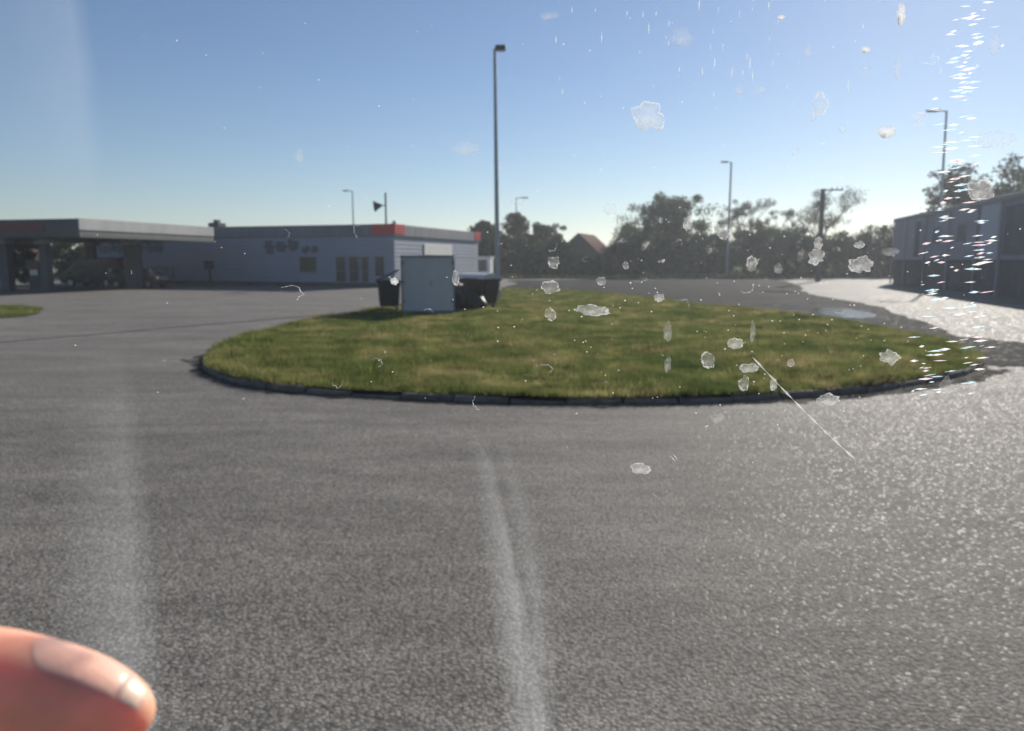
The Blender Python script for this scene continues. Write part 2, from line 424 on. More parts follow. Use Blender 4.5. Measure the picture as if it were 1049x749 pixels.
# the kerb: a ring of worn stones with a slightly uneven top
def build_kerb():
    bm = bmesh.new()
    fine = np.array(smooth_loop([tuple(p) for p in LOOP], 5))
    seg = np.linalg.norm(np.roll(fine, -1, 0) - fine, axis=1); total = seg.sum(); cum = np.concatenate([[0], np.cumsum(seg)])
    ext = np.vstack([fine, fine[:1]])
    def at(t):
        t = t % total; i = min(len(fine) - 1, int(np.searchsorted(cum, t, side='right')) - 1)
        f = (t - cum[i]) / seg[i]; p = ext[i] * (1 - f) + ext[i + 1] * f
        d = (ext[i + 1] - ext[i]) / seg[i]; return p, np.array([-d[1], d[0]])
    nst = int(total / 0.8); L = total / nst
    for k in range(nst):
        worn = random.random(); gap = random.uniform(.008, .03); dz = random.uniform(-.022, .012) - (.05 if worn < .10 else 0); off = random.uniform(-.02, .02); tilt = random.uniform(-.014, .014)
        rows = []
        for m in range(6):
            f = m / 5; p, n = at(k * L + gap + (L - 2 * gap) * f)
            chip = random.uniform(0, .022) * (1.6 if m in (0, 5) else .6)
            zt = .082 + dz + tilt * (f * 2 - 1)
            rows.append([bm.verts.new((*(p + n * (off + d)), z)) for d, z in ((0, -.02), (.008, zt - .03 - chip), (.026 + chip, zt - chip * .5), (.118, zt + .004), (.13, -.02))])
        for a, b in zip(rows, rows[1:]):
            for q in range(4): bm.faces.new((a[q], a[q + 1], b[q + 1], b[q]))
        bm.faces.new(rows[0]); bm.faces.new(rows[-1][::-1])
    bmesh.ops.recalc_face_normals(bm, faces=bm.faces)
    me = bpy.data.meshes.new('kerb'); bm.to_mesh(me); bm.free(); me.materials.append(M['kerb'])
    o = bpy.data.objects.new('kerb', me); COL.objects.link(o); tag(o, kind='structure')
    # grit washed up against the foot of the kerb
    V = []; F = []; n_ = len(fine); q = np.random.default_rng(3); wd = .06 + .16 * np.abs(np.convolve(q.normal(0, 1, n_), np.ones(5) / 3, 'same'))
    outer = inset(fine, -1.0); dirs = outer - fine
    for i in range(n_):
        V += [(*(fine[i] - dirs[i] * .05), .006), (*(fine[i] + dirs[i] * wd[i]), .006)]
    for i in range(n_):
        j = (i + 1) % n_; F.append((2 * i, 2 * i + 1, 2 * j + 1, 2 * j))
    o = mesh_np('kerb_grit', V, F, M['grit']); tag(o, kind='structure')
M['grit'] = asphalt_mat('grit', 0.10, warm=(1.0, .9, .78), patchy=.4, rough=.9, spec=.05, grain=60)
build_kerb()

def mound(x, y):
    """Height of the island's turf."""
    return 0.10 + 0.05 * np.sin(x * 0.7 + 1) * np.sin(y * 0.31) + 0.03 * np.sin(x * 1.9 + y * 0.8)

def inside(poly, x, y):
    c = np.zeros(len(x), bool); j = len(poly) - 1
    for i in range(len(poly)):
        xi, yi = poly[i]; xj, yj = poly[j]
        hit = ((yi > y) != (yj > y)) & (x < (xj - xi) * (y - yi) / (yj - yi + 1e-12) + xi)
        c ^= hit; j = i
    return c
INNER = inset(LOOP, 0.13)
def build_turf():
    rings = [1.0, 0.9, 0.75, 0.55, 0.35, 0.18]
    V = []; n = len(INNER)
    for r in rings:
        for p in INNER:
            q = CEN + (p - CEN) * r
            z = 0.095 if r == 1.0 else float(mound(q[0], q[1])) * (1 if r < .9 else 1) 
            V.append((q[0], q[1], z))
    V.append((CEN[0], CEN[1], float(mound(*CEN))))
    F = []
    for k in range(len(rings) - 1):
        for i in range(n):
            a = k * n + i; b = k * n + (i + 1) % n
            F.append((a, b, b + n)); F.append((a, b + n, a + n))
    last = (len(rings) - 1) * n
    for i in range(n): F.append((last + i, last + (i + 1) % n, len(V) - 1))
    o = mesh_np('island_turf', V, F, M['soil'], smooth=True); tag(o, kind='structure')
build_turf()

def blades(name, poly, n, hgt, wid, zf, near_bias=1.0, overhang=0.0):
    lo = poly.min(0); hi = poly.max(0)
    P = []
    got = 0
    while got < n:
        k = n * 2
        y = lo[1] + (hi[1] - lo[1]) * RNG.random(k) ** near_bias
        x = RNG.uniform(lo[0], hi[0], k)
        ok = inside(poly, x, y)
        P.append(np.stack([x[ok], y[ok]], 1)); got += ok.sum()
    P = np.concatenate(P)[:n]
    x, y = P[:, 0], P[:, 1]
    # tufts: taller in patches
    patch = 0.5 + 0.5 * np.sin(x * 1.7 + 2 * np.sin(y * 0.6)) * np.sin(y * 0.9 + np.sin(x * 1.1))
    h = hgt * (0.65 + 0.7 * patch) * RNG.uniform(0.5, 1.4, n)
    far = np.sqrt(np.maximum(y, 8) / 12.0)
    w = wid * RNG.uniform(0.6, 1.4, n) * far
    a = RNG.uniform(0, 2 * np.pi, n); lean = RNG.uniform(0.0, 0.9, n) * h; la = RNG.uniform(0, 2 * np.pi, n)
    z = zf(x, y) - 0.012
    dx, dy = np.cos(a) * w / 2, np.sin(a) * w / 2
    v = np.empty((n, 3, 3), np.float32)
    v[:, 0] = np.stack([x - dx, y - dy, z], 1); v[:, 1] = np.stack([x + dx, y + dy, z], 1)
    v[:, 2] = np.stack([x + np.cos(la) * lean, y + np.sin(la) * lean, z + h], 1)
    o = mesh_np(name, v.reshape(-1, 3), np.arange(3 * n).reshape(n, 3), M['blade'])
    return tag(o, kind='stuff')
def tufts():
    V = []; pts = []
    while len(pts) < 260:
        p = np.array([[RNG.uniform(-7, 11), 10 + 40 * RNG.random() ** 2]])
        if inside(INNER, p[:, 0], p[:, 1])[0]: pts.append(p[0])
    P = np.repeat(np.array(pts), 46, axis=0); n = len(P); sz = np.repeat(RNG.uniform(.5, 1.5, len(pts)), 46)
    P = P + RNG.normal(0, .07, (n, 2)) * sz[:, None]; h = RNG.uniform(.08, .24, n) * sz; w = RNG.uniform(.010, .022, n); an = RNG.uniform(0, 6.28, n)
    z = mound(P[:, 0], P[:, 1]) - .01; v = np.empty((n, 3, 3)); dx, dy = np.cos(an) * w / 2, np.sin(an) * w / 2; ln = RNG.normal(0, .5, (n, 2)) * h[:, None]
    v[:, 0] = np.stack([P[:, 0] - dx, P[:, 1] - dy, z], 1); v[:, 1] = np.stack([P[:, 0] + dx, P[:, 1] + dy, z], 1)
    v[:, 2] = np.stack([P[:, 0] + ln[:, 0], P[:, 1] + ln[:, 1], z + h], 1)
    tag(mesh_np('grass', v.reshape(-1, 3), np.arange(3 * n).reshape(n, 3), M['blade']), 'taller weedy tufts scattered over the island lawn', 'grass', kind='stuff')
tufts()
g = blades('grass', inset(LOOP, 0.11), 420000, 0.085, 0.012, mound, 1.5)
tag(g, 'short green and yellowing grass covering the kerbed island', 'grass')
def fringe():
    k = RNG.integers(0, len(LOOP), 16000); t = RNG.random(16000)[:, None]; d = RNG.uniform(0.02, 0.35, 16000)
    a, b = LOOP[k], LOOP[(k + 1) % len(LOOP)]
    tn = b - a; tn /= np.linalg.norm(tn, axis=1)[:, None]
    p = a + (b - a) * t + np.stack([-tn[:, 1], tn[:, 0]], 1) * d[:, None]
    clump = 0.5 + 0.5 * np.sin(k * 0.9 + 3 * np.sin(k * 0.23))
    n = len(p); h = RNG.uniform(.05, .14, n) * (0.5 + clump); w = RNG.uniform(.008, .016, n); an = RNG.uniform(0, 6.28, n)
    z = np.full(n, .10); v = np.empty((n, 3, 3))
    dx, dy = np.cos(an) * w / 2, np.sin(an) * w / 2
    v[:, 0] = np.stack([p[:, 0] - dx, p[:, 1] - dy, z], 1); v[:, 1] = np.stack([p[:, 0] + dx, p[:, 1] + dy, z], 1)
    out = np.stack([tn[:, 1], -tn[:, 0]], 1) * (RNG.uniform(-.02, .14, n) * clump)[:, None]
    v[:, 2] = np.stack([p[:, 0] + out[:, 0], p[:, 1] + out[:, 1], z + h * .8], 1)
    return tag(mesh_np('grass', v.reshape(-1, 3), np.arange(3 * n).reshape(n, 3), M['blade']), 'ragged grass fringe hanging over the kerb', 'grass', kind='stuff')
fringe()
VERGE = np.array([(-20, 86), (0, 84), (14, 84), (30, 87), (50, 90.5), (60, 96), (30, 98), (-20, 97.5)], float)
g = blades('grass', VERGE, 30000, 0.30, 0.06, lambda x, y: x * 0 + 0.02)
tag(g, 'rough grass verge below the far tree line', 'grass')
LP = np.array([(-21.5, 32.8), (-18.7, 29.4), (-17.7, 26.8), (-20, 25.8), (-25, 25.2), (-32, 26.2), (-33.5, 31), (-27, 33.3)], float)
g = blades('grass', LP, 30000, 0.12, 0.014, lambda x, y: x * 0 + 0.03)
tag(g, 'small grass patch at the left edge of the asphalt', 'grass')

# ------------------------------------------------------------------ petrol station shop
shop = empty('petrol_station_shop', (-8.9, 57, 0), R(-18), label='low petrol station shop with grey fascia and red corner trims', cat='shop')
MB().box((-30, 0, 0.3), (0, 18.0, 3.86)).build('wall', M['shop_wall'], shop)
MB().box((-30.02, -0.03, 0), (0.03, 18.03, 0.3)).build('plinth', M['plinth'], shop)
MB().box((-30.15, -0.16, 3.86), (0.16, 18.16, 4.69), 0.02).build('fascia', M['grey_fascia'], shop)
MB().box((-29.9, 0.1, 4.69), (-0.1, 17.9, 4.74)).build('roof', M['plinth'], shop)
MB().box((-1.8, -0.20, 3.98), (0.20, 1.5, 4.74), 0.02).build('red_trim', M['red'], shop)
MB().box((-1.2, 16.6, 3.98), (0.20, 18.2, 4.74), 0.02).build('red_trim', M['red'], shop)
MB().box((0.0, 0.0, 2.28), (0.025, 18.0, 2.36)).build('cladding_joint', M['frame_grey'], shop)
MB().box((-30, -0.022, 2.46), (-12.3, 0, 2.5)).build('cladding_joint', M['frame_grey'], shop)
sgn = MB().box((0.0, 5.3, 2.46), (0.08, 11.2, 3.36), 0.01).build('sign_panel', M['white_sign'], shop)
def window(x0, x1, z0, z1, bars=1):
    f = MB()
    t = 0.07
    f.box((x0, -0.06, z0), (x0 + t, 0.0, z1)).box((x1 - t, -0.06, z0), (x1, 0.0, z1))
    f.box((x0 + t, -0.06, z1 - t), (x1 - t, 0.0, z1)).box((x0 + t, -0.06, z0), (x1 - t, 0.0, z0 + t))
    for k in range(bars):
        zc = z0 + (z1 - z0) * (0.42 + 0.3 * k)
        f.box((x0 + t, -0.05, zc), (x1 - t, 0.0, zc + 0.05))
    o = f.build('window', M['frame_grey'], shop)
    MB().box((x0 + t, -0.02, z0 + t), (x1 - t, -0.005, z1 - t)).build('pane', M['glass'], o)
for x0, x1 in ((-5.1, -4.15), (-3.95, -3.0), (-2.85, -2.15)):
    window(x0, x1, 0.32, 2.38)
window(-1.7, -0.8, 0.75, 2.38, 0)
ps = MB().box((-8.3, -0.07, 1.1), (-6.85, 0.0, 2.3), 0.01).build('poster_case', M['dark_letter'], shop)
MB().box((-8.15, -0.085, 1.2), (-7.0, -0.07, 2.18)).build('poster', M['poster'], ps)
def letters(x0, n, w, h, z, gap):
    """Raised dark letter-like strokes, unreadable at this distance as in the photo."""
    f = MB(); rnd = random.Random(int(x0 * -10))
    f.box((x0, -.02, z + h * .42), (x0 + n * (w + gap) - gap, -.004, z + h * .58))
    for k in range(n):
        a = x0 + k * (w + gap)
        for q in range(5):
            sx = w * rnd.uniform(.3, .75); sz = h * rnd.uniform(.3, .8)
            bx = a + rnd.uniform(0, w - sx); bz = z + rnd.uniform(0, h - sz); dp = .03 + .012 * q + .001 * k
            f.box((bx, -dp, bz), (bx + sx, -0.003, bz + sz))
    return f.build('sign_lettering', M['dark_letter'], shop)
letters(-28.6, 7, 0.82, 1.0, 2.62, 0.2)
letters(-11.6, 3, 0.98, 1.15, 2.52, 0.16)
letters(-8.1, 2, 0.7, 0.62, 2.52, 0.15)
mt = MB().box((-17.3, -0.28, 1.3), (-16.6, 0.0, 2.0), 0.02).box((-17.0, -0.12, 0.3), (-16.88, 0.0, 1.3)).build('meter_box', M['dark_metal'], shop)
MB().box((-17.9, 1.2, 4.74), (-16.9, 2.2, 5.15), 0.03).box((-17.6, 1.5, 5.15), (-17.2, 1.9, 5.4)).build('roof_vent', M['dark_metal'], shop)
mast = MB().tube([(-0.9, 0.5, 4.74), (-0.9, 0.5, 7.1)], 0.07).tube([(-0.9, 0.5, 6.15), (-1.35, 0.3, 6.15)], 0.04).build('mast', M['dark_metal'], shop, True)
MB().tube([(-1.2, 0.42, 6.15), (-1.45, 0.35, 6.12), (-1.75, 0.22, 6.08)], [0.1, 0.22, 0.44], 14).build('loudspeaker_horn', M['dark_metal'], mast, True)
MB().ball((0.05, -0.02, 4.84), 0.17, 3, (1, 1, 0.8)).build('bright_cap', M['chrome'], shop, True)

cage = empty('goods_cage', (-29.3, 62.6, 0), R(-18), label='dark wire goods cage standing against the shop front below the left lettering', cat='cage')
f = MB()
for x in (-1, 1):
    for y in (-0.35, 0.35): f.tube([(x, y, 0.02), (x, y, 1.45)], 0.035, 6)
for z in (0.08, 0.75, 1.43):
    f.tube([(-1, -.35, z), (1, -.35, z)], 0.03, 6).tube([(-1, .35, z), (1, .35, z)], 0.03, 6)
    f.tube([(-1, -.35, z), (-1, .35, z)], 0.03, 6).tube([(1, -.35, z), (1, .35, z)], 0.03, 6)
f.build('frame', M['dark_metal'], cage)
f = MB()
for k in range(13): f.tube([(-.92 + k * .153, -.36, 0.08), (-.92 + k * .153, -.36, 1.43)], 0.012, 5)
f.build('bars', M['dark_metal'], cage)
f = MB()
for k in range(5):
    f.tube([(-.75 + k * .37, 0, 0.09), (-.75 + k * .37, 0, 0.62), (-.75 + k * .37, 0, 0.72)], [0.155, 0.155, 0.05], 10)
f.build('gas_bottle', M['bin_brown'], cage, True)

# ------------------------------------------------------------------ canopy, pumps, cars
can = empty('fuel_canopy', (-26.3, 46, 0), R(-14.5), label='flat grey fuel station canopy with a maroon band on dark columns', cat='canopy')
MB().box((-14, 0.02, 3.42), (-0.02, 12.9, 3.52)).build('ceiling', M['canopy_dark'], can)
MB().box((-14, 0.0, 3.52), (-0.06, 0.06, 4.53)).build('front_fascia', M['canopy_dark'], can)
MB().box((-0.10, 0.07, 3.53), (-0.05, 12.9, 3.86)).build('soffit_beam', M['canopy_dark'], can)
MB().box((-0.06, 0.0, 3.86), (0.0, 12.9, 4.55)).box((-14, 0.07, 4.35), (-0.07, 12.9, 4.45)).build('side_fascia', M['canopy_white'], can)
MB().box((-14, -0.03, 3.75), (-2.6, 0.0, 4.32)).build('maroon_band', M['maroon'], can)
for x, y, w in ((-4.7, 1.9, 0.55), (-2.4, 7.0, 1.15), (-8.1, 2.0, 0.8), (-8.3, 9.5, 0.55)):
    c = MB().box((x - w / 2, y - .25, 0), (x + w / 2, y + .25, 3.42), 0.03).build('column', M['canopy_dark'], can)
    MB().box((x - w / 2 - .12, y - .37, 3.1), (x + w / 2 + .12, y + .37, 3.41), 0.03).build('capital', M['frame_grey'], c)

def make_pump(loc, rz, label):
    t = empty('fuel_pump', loc, rz, label=label, cat='fuel pump', group='fuel pumps under the canopy')
    MB().box((-.8, -.5, 0), (.8, .5, 0.14), 0.02).build('base', M['kerb'], t)
    MB().box((-.45, -.26, 0.14), (.45, .26, 1.5), 0.04).build('cabinet', M['dark_metal'], t)
    MB().box((-.5, -.3, 1.5), (.5, .3, 2.0), 0.05).build('display_head', M['maroon'], t)
    for s in (-1, 1):
        h = MB().tube([(s * .48, -.1, 1.4), (s * .62, -.15, 0.9), (s * .55, -.12, 0.4), (s * .5, -.05, 0.8)], 0.022, 6).build('hose', M['rubber'], t, True)
        MB().box((s * .46 - .04, -.2, 1.15), (s * .46 + .06, -.02, 1.42), 0.01).build('nozzle', M['rubber'], h)
    MB().box((-.3, -.275, 1.05), (.3, -.262, 1.4)).build('display', M['lamp_glass'], t)
    return t
make_pump((-31.5, 49.8, 0), R(-14), 'dark fuel pump just left of the slim front canopy column')
make_pump((-29.4, 55.6, 0), R(-14), 'dark fuel pump behind the canopy between slim and wide columns')

def make_car(name, label, cat, loc, rz, L, W, prof, glass_prof, wheel_r, wx, paint):
    """Side profile in (x, z), nose to +x."""
    t = empty(name, loc, rz, label=label, cat=cat)
    b = MB().prism(prof, 'y', -W / 2, W / 2)
    bmesh.ops.bevel(b.bm, geom=[e for e in b.bm.edges if abs(e.verts[0].co.y - e.verts[1].co.y) < 0.01], offset=0.09, segments=3, affect='EDGES', profile=0.6)
    b.build('body', paint, t, True)
    for s in (-1, 1):
        g_ = MB().prism(glass_prof, 'y', s * (W / 2 - 0.02), s * (W / 2 + 0.012)).build('side_window', M['glass'], t)
    for x in wx:
        for s in (-1, 1):
            y0 = s * (W / 2 - 0.2); y1 = s * (W / 2 + 0.015)
            w = MB().tube([(x, y0, wheel_r), (x, y1, wheel_r)], wheel_r, 20).build('wheel', M['rubber'], t, True)
            MB().tube([(x, y1, wheel_r), (x, y1 + s * 0.012, wheel_r)], wheel_r * 0.62, 16).build('rim', M['metal'], w, True)
    for s in (-1, 1):
        MB().ball((L / 2 - 0.15, s * (W / 2 - 0.28), 0.72), 0.10, 2, (0.9, 1.5, 0.7)).build('headlight', M['frame_grey'], t, True)
        MB().box((L / 2 - 0.95 - .4 * (cat == 'car'), s * (W / 2 + .02), 0.98), (L / 2 - 0.75 - .4 * (cat == 'car'), s * (W / 2 + 0.18), 1.12), 0.03).build('mirror', paint, t)
    return t
vp = [(-2.4, .3), (2.35, .3), (2.45, .7), (2.35, 1.0), (1.75, 1.18), (1.15, 1.95), (0.8, 2.2), (-2.2, 2.25), (-2.42, 2.1)]
make_car('parked_van', 'dark panel van parked under the canopy left of the wide column', 'van', (-31.9, 57.6, 0), R(172), 4.8, 1.9, vp,
         [(-1.9, 1.25), (1.35, 1.25), (0.85, 1.95), (-1.9, 1.98)], .33, (-1.5, 1.5), M['car_dark'])
cp = [(-2.05, .3), (2.05, .3), (2.1, .6), (1.95, .85), (1.0, 1.02), (0.35, 1.42), (-0.6, 1.5), (-1.6, 1.38), (-2.05, .95)]
make_car('parked_car', 'dark maroon hatchback nosing out from behind the wide canopy column', 'car', (-27.1, 54.6, 0), R(-12), 4.15, 1.75, cp,
         [(-1.55, .98), (0.85, 1.0), (0.28, 1.36), (-0.6, 1.43), (-1.45, 1.33)], .31, (-1.3, 1.3), M['car_red'])

# ------------------------------------------------------------------ shed and bins on the island
shed = empty('metal_shed', (-3.15, 28.2, 0.06), R(5.2), label='blue-grey metal shed standing on the grass between dark bins', cat='shed')
MB().box((-.97, -.55, 0.1), (.97, .55, 2.06)).build('wall', M['shed_blue'], shed)
MB().box((-1.0, -.6, 2.06), (1.0, .58, 2.13), 0.012).build('roof', M['shed_trim'], shed)
f = MB()
for x in (-.985, .935): f.box((x, -.575, 0.0), (x + .05, -.53, 2.06))
f.box((-.935, -.572, 0.0), (.935, -.53, 0.1)).build('corner_frame', M['shed_trim'], shed)

hp = MB().tube([(.12, -.6, 1.0), (.12, -.6, 1.22)], .014, 8).box((.105, -.6, 1.0), (.135, -.55, 1.02)).box((.105, -.6, 1.2), (.135, -.55, 1.22)).build('handle', M['metal'], shed, True)
for z in (.4, 1.1, 1.8):
    for x in (-.93, .87): MB().box((x, -.572, z), (x + .06, -.551, z + .1), .004).build('hinge', M['shed_trim'], shed)

def make_wheeled_bin(name, label, loc, rz, w, d, h, paint, lidmat, dome, open_lid):
    t = empty(name, loc, rz, label=label, cat='bin')
    b = MB()
    q = bmesh.ops.create_cube(b.bm, size=1.0)
    for v in q['verts']:
        k = 1.0 if v.co.z > 0 else 0.84
        v.co = Vector((v.co.x * w * k, v.co.y * d * k, 0.2 + (v.co.z + .5) * (h - 0.2)))
    bmesh.ops.bevel(b.bm, geom=b.bm.edges[:], offset=0.05, segments=3, affect='EDGES')
    b.box((-w / 2 - .04, -d / 2 - .04, h - .09), (w / 2 + .04, d / 2 + .04, h - .01), 0.015)
    b.build('body', paint, t, True)
    # lid: domed shell hinged along the back edge
    l = MB(); prof = []
    n = 12
    for k in range(n + 1):
        a = math.pi * k / n
        prof.append((-(d / 2 + .05) * math.cos(a), dome * math.sin(a) ** 0.7))
    l.prism(prof, 'x', -w / 2 - .05, w / 2 + .05)
    lo = l.build('lid', lidmat, t, True)
    lo.location = (0, 0, h)
    if open_lid:
        for v in lo.data.vertices: v.co.x += w / 2
        lo.location = (-w / 2, 0, h - .02); lo.rotation_euler = (0, R(-open_lid), 0)
    MB().tube([(-w * .3, -d / 2 - .1, h + .02), (w * .3, -d / 2 - .1, h + .02)], 0.018, 6).tube([(-w * .3, -d / 2 - .1, h + .02), (-w * .3, -d / 2, h - .03)], 0.015, 6).tube([(w * .3, -d / 2 - .1, h + .02), (w * .3, -d / 2, h - .03)], 0.015, 6).build('handle', M['metal'], t)
    for sx in (-1, 1):
        for sy in (-1, 1):
            x, y = sx * w * .33, sy * d * .33
            wl = MB().tube([(x - .025, y, .09), (x + .025, y, .09)], .09, 14).build('wheel', M['rubber'], t, True)
            MB().box((x - .05, y - .03, .1), (x + .05, y + .03, .24)).build('caster_fork', M['metal'], wl)
    for s in (-1, 1):
        MB().tube([(s * (w / 2), 0, h - .14), (s * (w / 2 + .1), 0, h - .14)], .03, 8).build('lifting_pin', M['metal'], t)
    return t
make_wheeled_bin('wheeled_bin', 'black wheeled bin with its lid tipped up, left of the metal shed', (-4.72, 28.75, 0.06), R(8), 0.86, 0.75, 1.2, M['bin_black'], M['bin_black'], 0.08, 24)
make_wheeled_bin('waste_container', 'dark brown waste container with pale grey lid, right of the metal shed', (-1.33, 30.4, 0.06), R(-38), 1.36, 1.05, 1.22, M['bin_brown'], M['bin_lid'], 0.22, 0)
for i, (x, y, s) in enumerate(((-1.98, 29.25, 0.60), (-1.35, 29.2, 0.36))):
    b = MB().ball((0, 0, s * .8), s, 3, (1.0, 0.85, 0.95))
    for v in b.bm.verts:
        k = 1 + 0.10 * math.sin(9 * v.co.x + 5 * i) * math.sin(11 * v.co.z + v.co.y * 8) + random.uniform(-.025, .025)
        v.co = Vector((v.co.x * k, v.co.y * k, max(0, v.co.z * k)))
    o = b.build('rubbish_bag', M['bin_black'], None, True); o.location = (x, y, 0.06)
    tag(o, ['bulging black rubbish bag leaning between the shed and the waste container', 'smaller black rubbish bag in front of the waste container'][i], 'rubbish bag')

# ------------------------------------------------------------------ lamps and poles
def make_lamp(loc, rz, h, arm, r0, r1, label, head=(0.7, 0.3, 0.16), lean=0.0, mat='metal', drop=0.0):
    t = empty('street_lamp', loc, rz, label=label, cat='street lamp', group='street lamps around the forecourt')
    MB().tube([(0, 0, -0.1), (0, 0, 0.5), (0, 0, 0.52), (0, 0, h)], [r0 * 1.25, r0 * 1.25, r0, r1], 12).build('pole', M[mat], t, True)
    MB().tube([(0, 0, h - .12), (arm * .3, 0, h), (arm, 0, h + .06 - drop)], r1 * 0.75, 8).build('arm', M[mat], t, True)
    hd = MB().box((arm - .1, -head[1] / 2, h - head[2] * .4 - drop), (arm + head[0], head[1] / 2, h + head[2] * .7 - drop), 0.05).build('lamp_head', M['dark_metal'], t, True)
    MB().box((arm + .05, -head[1] * .35, h - head[2] * .4 - .03 - drop), (arm + head[0] * .8, head[1] * .35, h - head[2] * .4 - .002 - drop)).build('lens', M['lamp_glass'], hd)
    t.rotation_euler = (0, lean, rz)
    return t
make_lamp((-0.72, 38, 0.05), 0, 12.15, 0.12, 0.13, 0.08, 'tall grey street lamp rising from behind the waste container', (0.42, 0.34, 0.22), R(-0.55))
make_lamp((25.2, 88, 0), R(180), 13.2, 0.5, 0.15, 0.1, 'thin street lamp rising above the trees right of the rounded oak', (0.7, 0.3, 0.15))
make_lamp((35.1, 62, 0), R(180), 13.9, 0.7, 0.13, 0.08, 'street lamp standing by the far end of the grey hall', (0.9, 0.35, 0.14), R(1.0))
make_lamp((-22.0, 105, 0), R(180), 11.5, 0.7, 0.13, 0.08, 'thin distant street lamp seen over the shop roof', (0.6, 0.3, 0.14))
make_lamp((0.7, 125, 0), 0, 12.2, 1.0, 0.13, 0.08, 'thin distant street lamp above the trees just right of the tall one', (1.0, 0.4, 0.16))
up = empty('utility_pole', (29.4, 72, 0), R(0), label='dark utility pole with one side arm in front of a bare tree', cat='utility pole')
MB().tube([(0, 0, -.1), (0, 0, 8.7)], [.26, .2], 10).build('pole', M['wood'], up, True)
MB().tube([(-.3, 0, 8.6), (1.9, 0, 8.62)], .07, 8).tube([(0, 0, 7.9), (.9, 0, 8.58)], .05, 6).build('side_arm', M['wood'], up, True)
for x in (0.8, 1.3, 1.8): MB().tube([(x, 0, 8.66), (x, 0, 8.9)], [.06, .04], 8).build('insulator', M['dark_metal'], up, True)

# ------------------------------------------------------------------ hall on the right
hall = empty('grey_hall', (33.4, 66, 0), math.atan2(-6.5, 26) * -1 * -1 + 0, label='long grey metal hall with a dark lower storey on the right', cat='hall')
hd = Vector((-6.5, -26, 0)).normalized()            # along the long wall, towards the viewer
hall.rotation_euler = (0, 0, math.atan2(hd.y, hd.x) + math.pi / 2)   # local -y runs along the wall
MB().box((0, -36, 2.05), (16, 0, 5.3)).build('wall', M['hall_wall'], hall)
MB().box((0.12, -36, 0), (16, -0.1, 2.05)).build('lower_wall', M['hall_dark'], hall)
MB().box((-.12, -36.1, 5.3), (16.1, .12, 5.6), 0.02).build('roof', M['hall_roof'], hall)
for y0, y1 in ((-23.8, -21.0),):
    MB().box((-.05, y0, 2.07), (-.002, y1, 5.28)).build('pale_panel', M['hall_pale'], hall)
for y0, y1 in ((-29.5, -24.6), (-7.9, -6.6)):
    MB().box((-.04, y0, 2.3), (-.002, y1, 5.0)).build('dark_panel', M['hall_dark'], hall)
for y in (-4.0, -9.5, -15.0, -20.4, -24.2):
    MB().box((-.1, y - .11, 0), (-.002, y + .11, 5.28)).build('pilaster', M['hall_wall'], hall)
for y0, y1 in ((-3.6, -.6), (-9.0, -4.6), (-14.4, -10.1), (-19.8, -15.6)):
    d = MB().box((.05, y0, .05), (.118, y1, 1.95)).build('roller_door', M['dark_metal'], hall)
    f = MB()
    for k in range(9): f.box((.035, y0, .15 + k * .2), (.048, y1, .18 + k * .2))
    f.build('slats', M['hall_roof'], d)
MB().tube([(-.14, -.25, 0), (-.14, -.25, 5.3)], .06, 8).build('downpipe', M['metal'], hall, True)
for y in (-12.2, -17.5):
    w = MB().box((-.04, y - .8, 3.2), (-.002, y + .8, 4.4)).build('louvre', M['hall_roof'], hall)
    f = MB()
    for k in range(6): f.box((-.06, y - .72, 3.3 + k * .17), (-.041, y + .72, 3.4 + k * .17))
    f.build('slats', M['hall_dark'], w)

# ------------------------------------------------------------------ houses
def make_house(name, label, loc, rz, w, l, eave, ridge, wallm, roofm, chimney=False, window_side=True):
    t = empty(name, loc, rz, label=label, cat='house')
    MB().prism([(-w / 2, 0), (w / 2, 0), (w / 2, eave), (0, ridge - .08), (-w / 2, eave)], 'y', 0, l).build('wall', wallm, t)
    th = .14; ov = .35
    k = (ridge - eave) / (w / 2)
    pts = [(-w / 2 - ov, eave - ov * k), (0, ridge), (w / 2 + ov, eave - ov * k), (w / 2 + ov, eave - ov * k + th), (0, ridge + th), (-w / 2 - ov, eave - ov * k + th)]
    r = MB().prism(pts, 'y', -.3, l + .3).build('roof', roofm, t)
    if chimney:
        MB().box((w * .15, l * .6, ridge - 1), (w * .15 + .6, l * .6 + .6, ridge + .7), 0.02).build('chimney', M['brick'], r)
    if window_side:
        for x in (-w * .22, w * .22):
            wi = MB().box((x - .5, -.05, eave * .35), (x + .5, -.002, eave * .35 + 1.1)).build('window', M['frame_grey'], t)
            MB().box((x - .42, -.065, eave * .35 + .08), (x + .42, -.051, eave * .35 + 1.02)).build('pane', M['glass'], wi)
    return t
make_house('brick_barn', 'brown brick house with steep reddish roof between the trees', (8.15, 92.5, 0), R(-19), 5.6, 8.5, 2.75, 5.2, M['brick'], M['roof_brown'])
make_house('tiled_house', 'orange-roofed house seen beneath the canopy right of its slim column', (-66.5, 112, 0), R(75), 8, 12, 2.6, 4.1, M['render_pale'], M['roof_orange'], True)
make_house('tiled_house', 'orange-roofed house seen beneath the canopy left of its slim column', (-78, 116, 0), R(80), 8, 12, 2.6, 4.0, M['render_pale'], M['roof_orange'], False)
kio = empty('white_kiosk', (-3.0, 78, 0), R(-10), label='small white framed kiosk behind the shop end', cat='kiosk')
MB().box((-.9, -.8, 0), (.9, .8, 2.3)).build('wall', M['white_plastic'], kio)
MB().box((-1.0, -.9, 2.3), (1.0, .9, 2.42), .02).build('roof', M['white_plastic'], kio)
wi = MB().box((-.6, -.84, .9), (.6, -.802, 2.1)).build('window', M['frame_grey'], kio)
MB().box((-.53, -.855, .97), (.53, -.841, 2.03)).build('pane', M['glass'], wi)

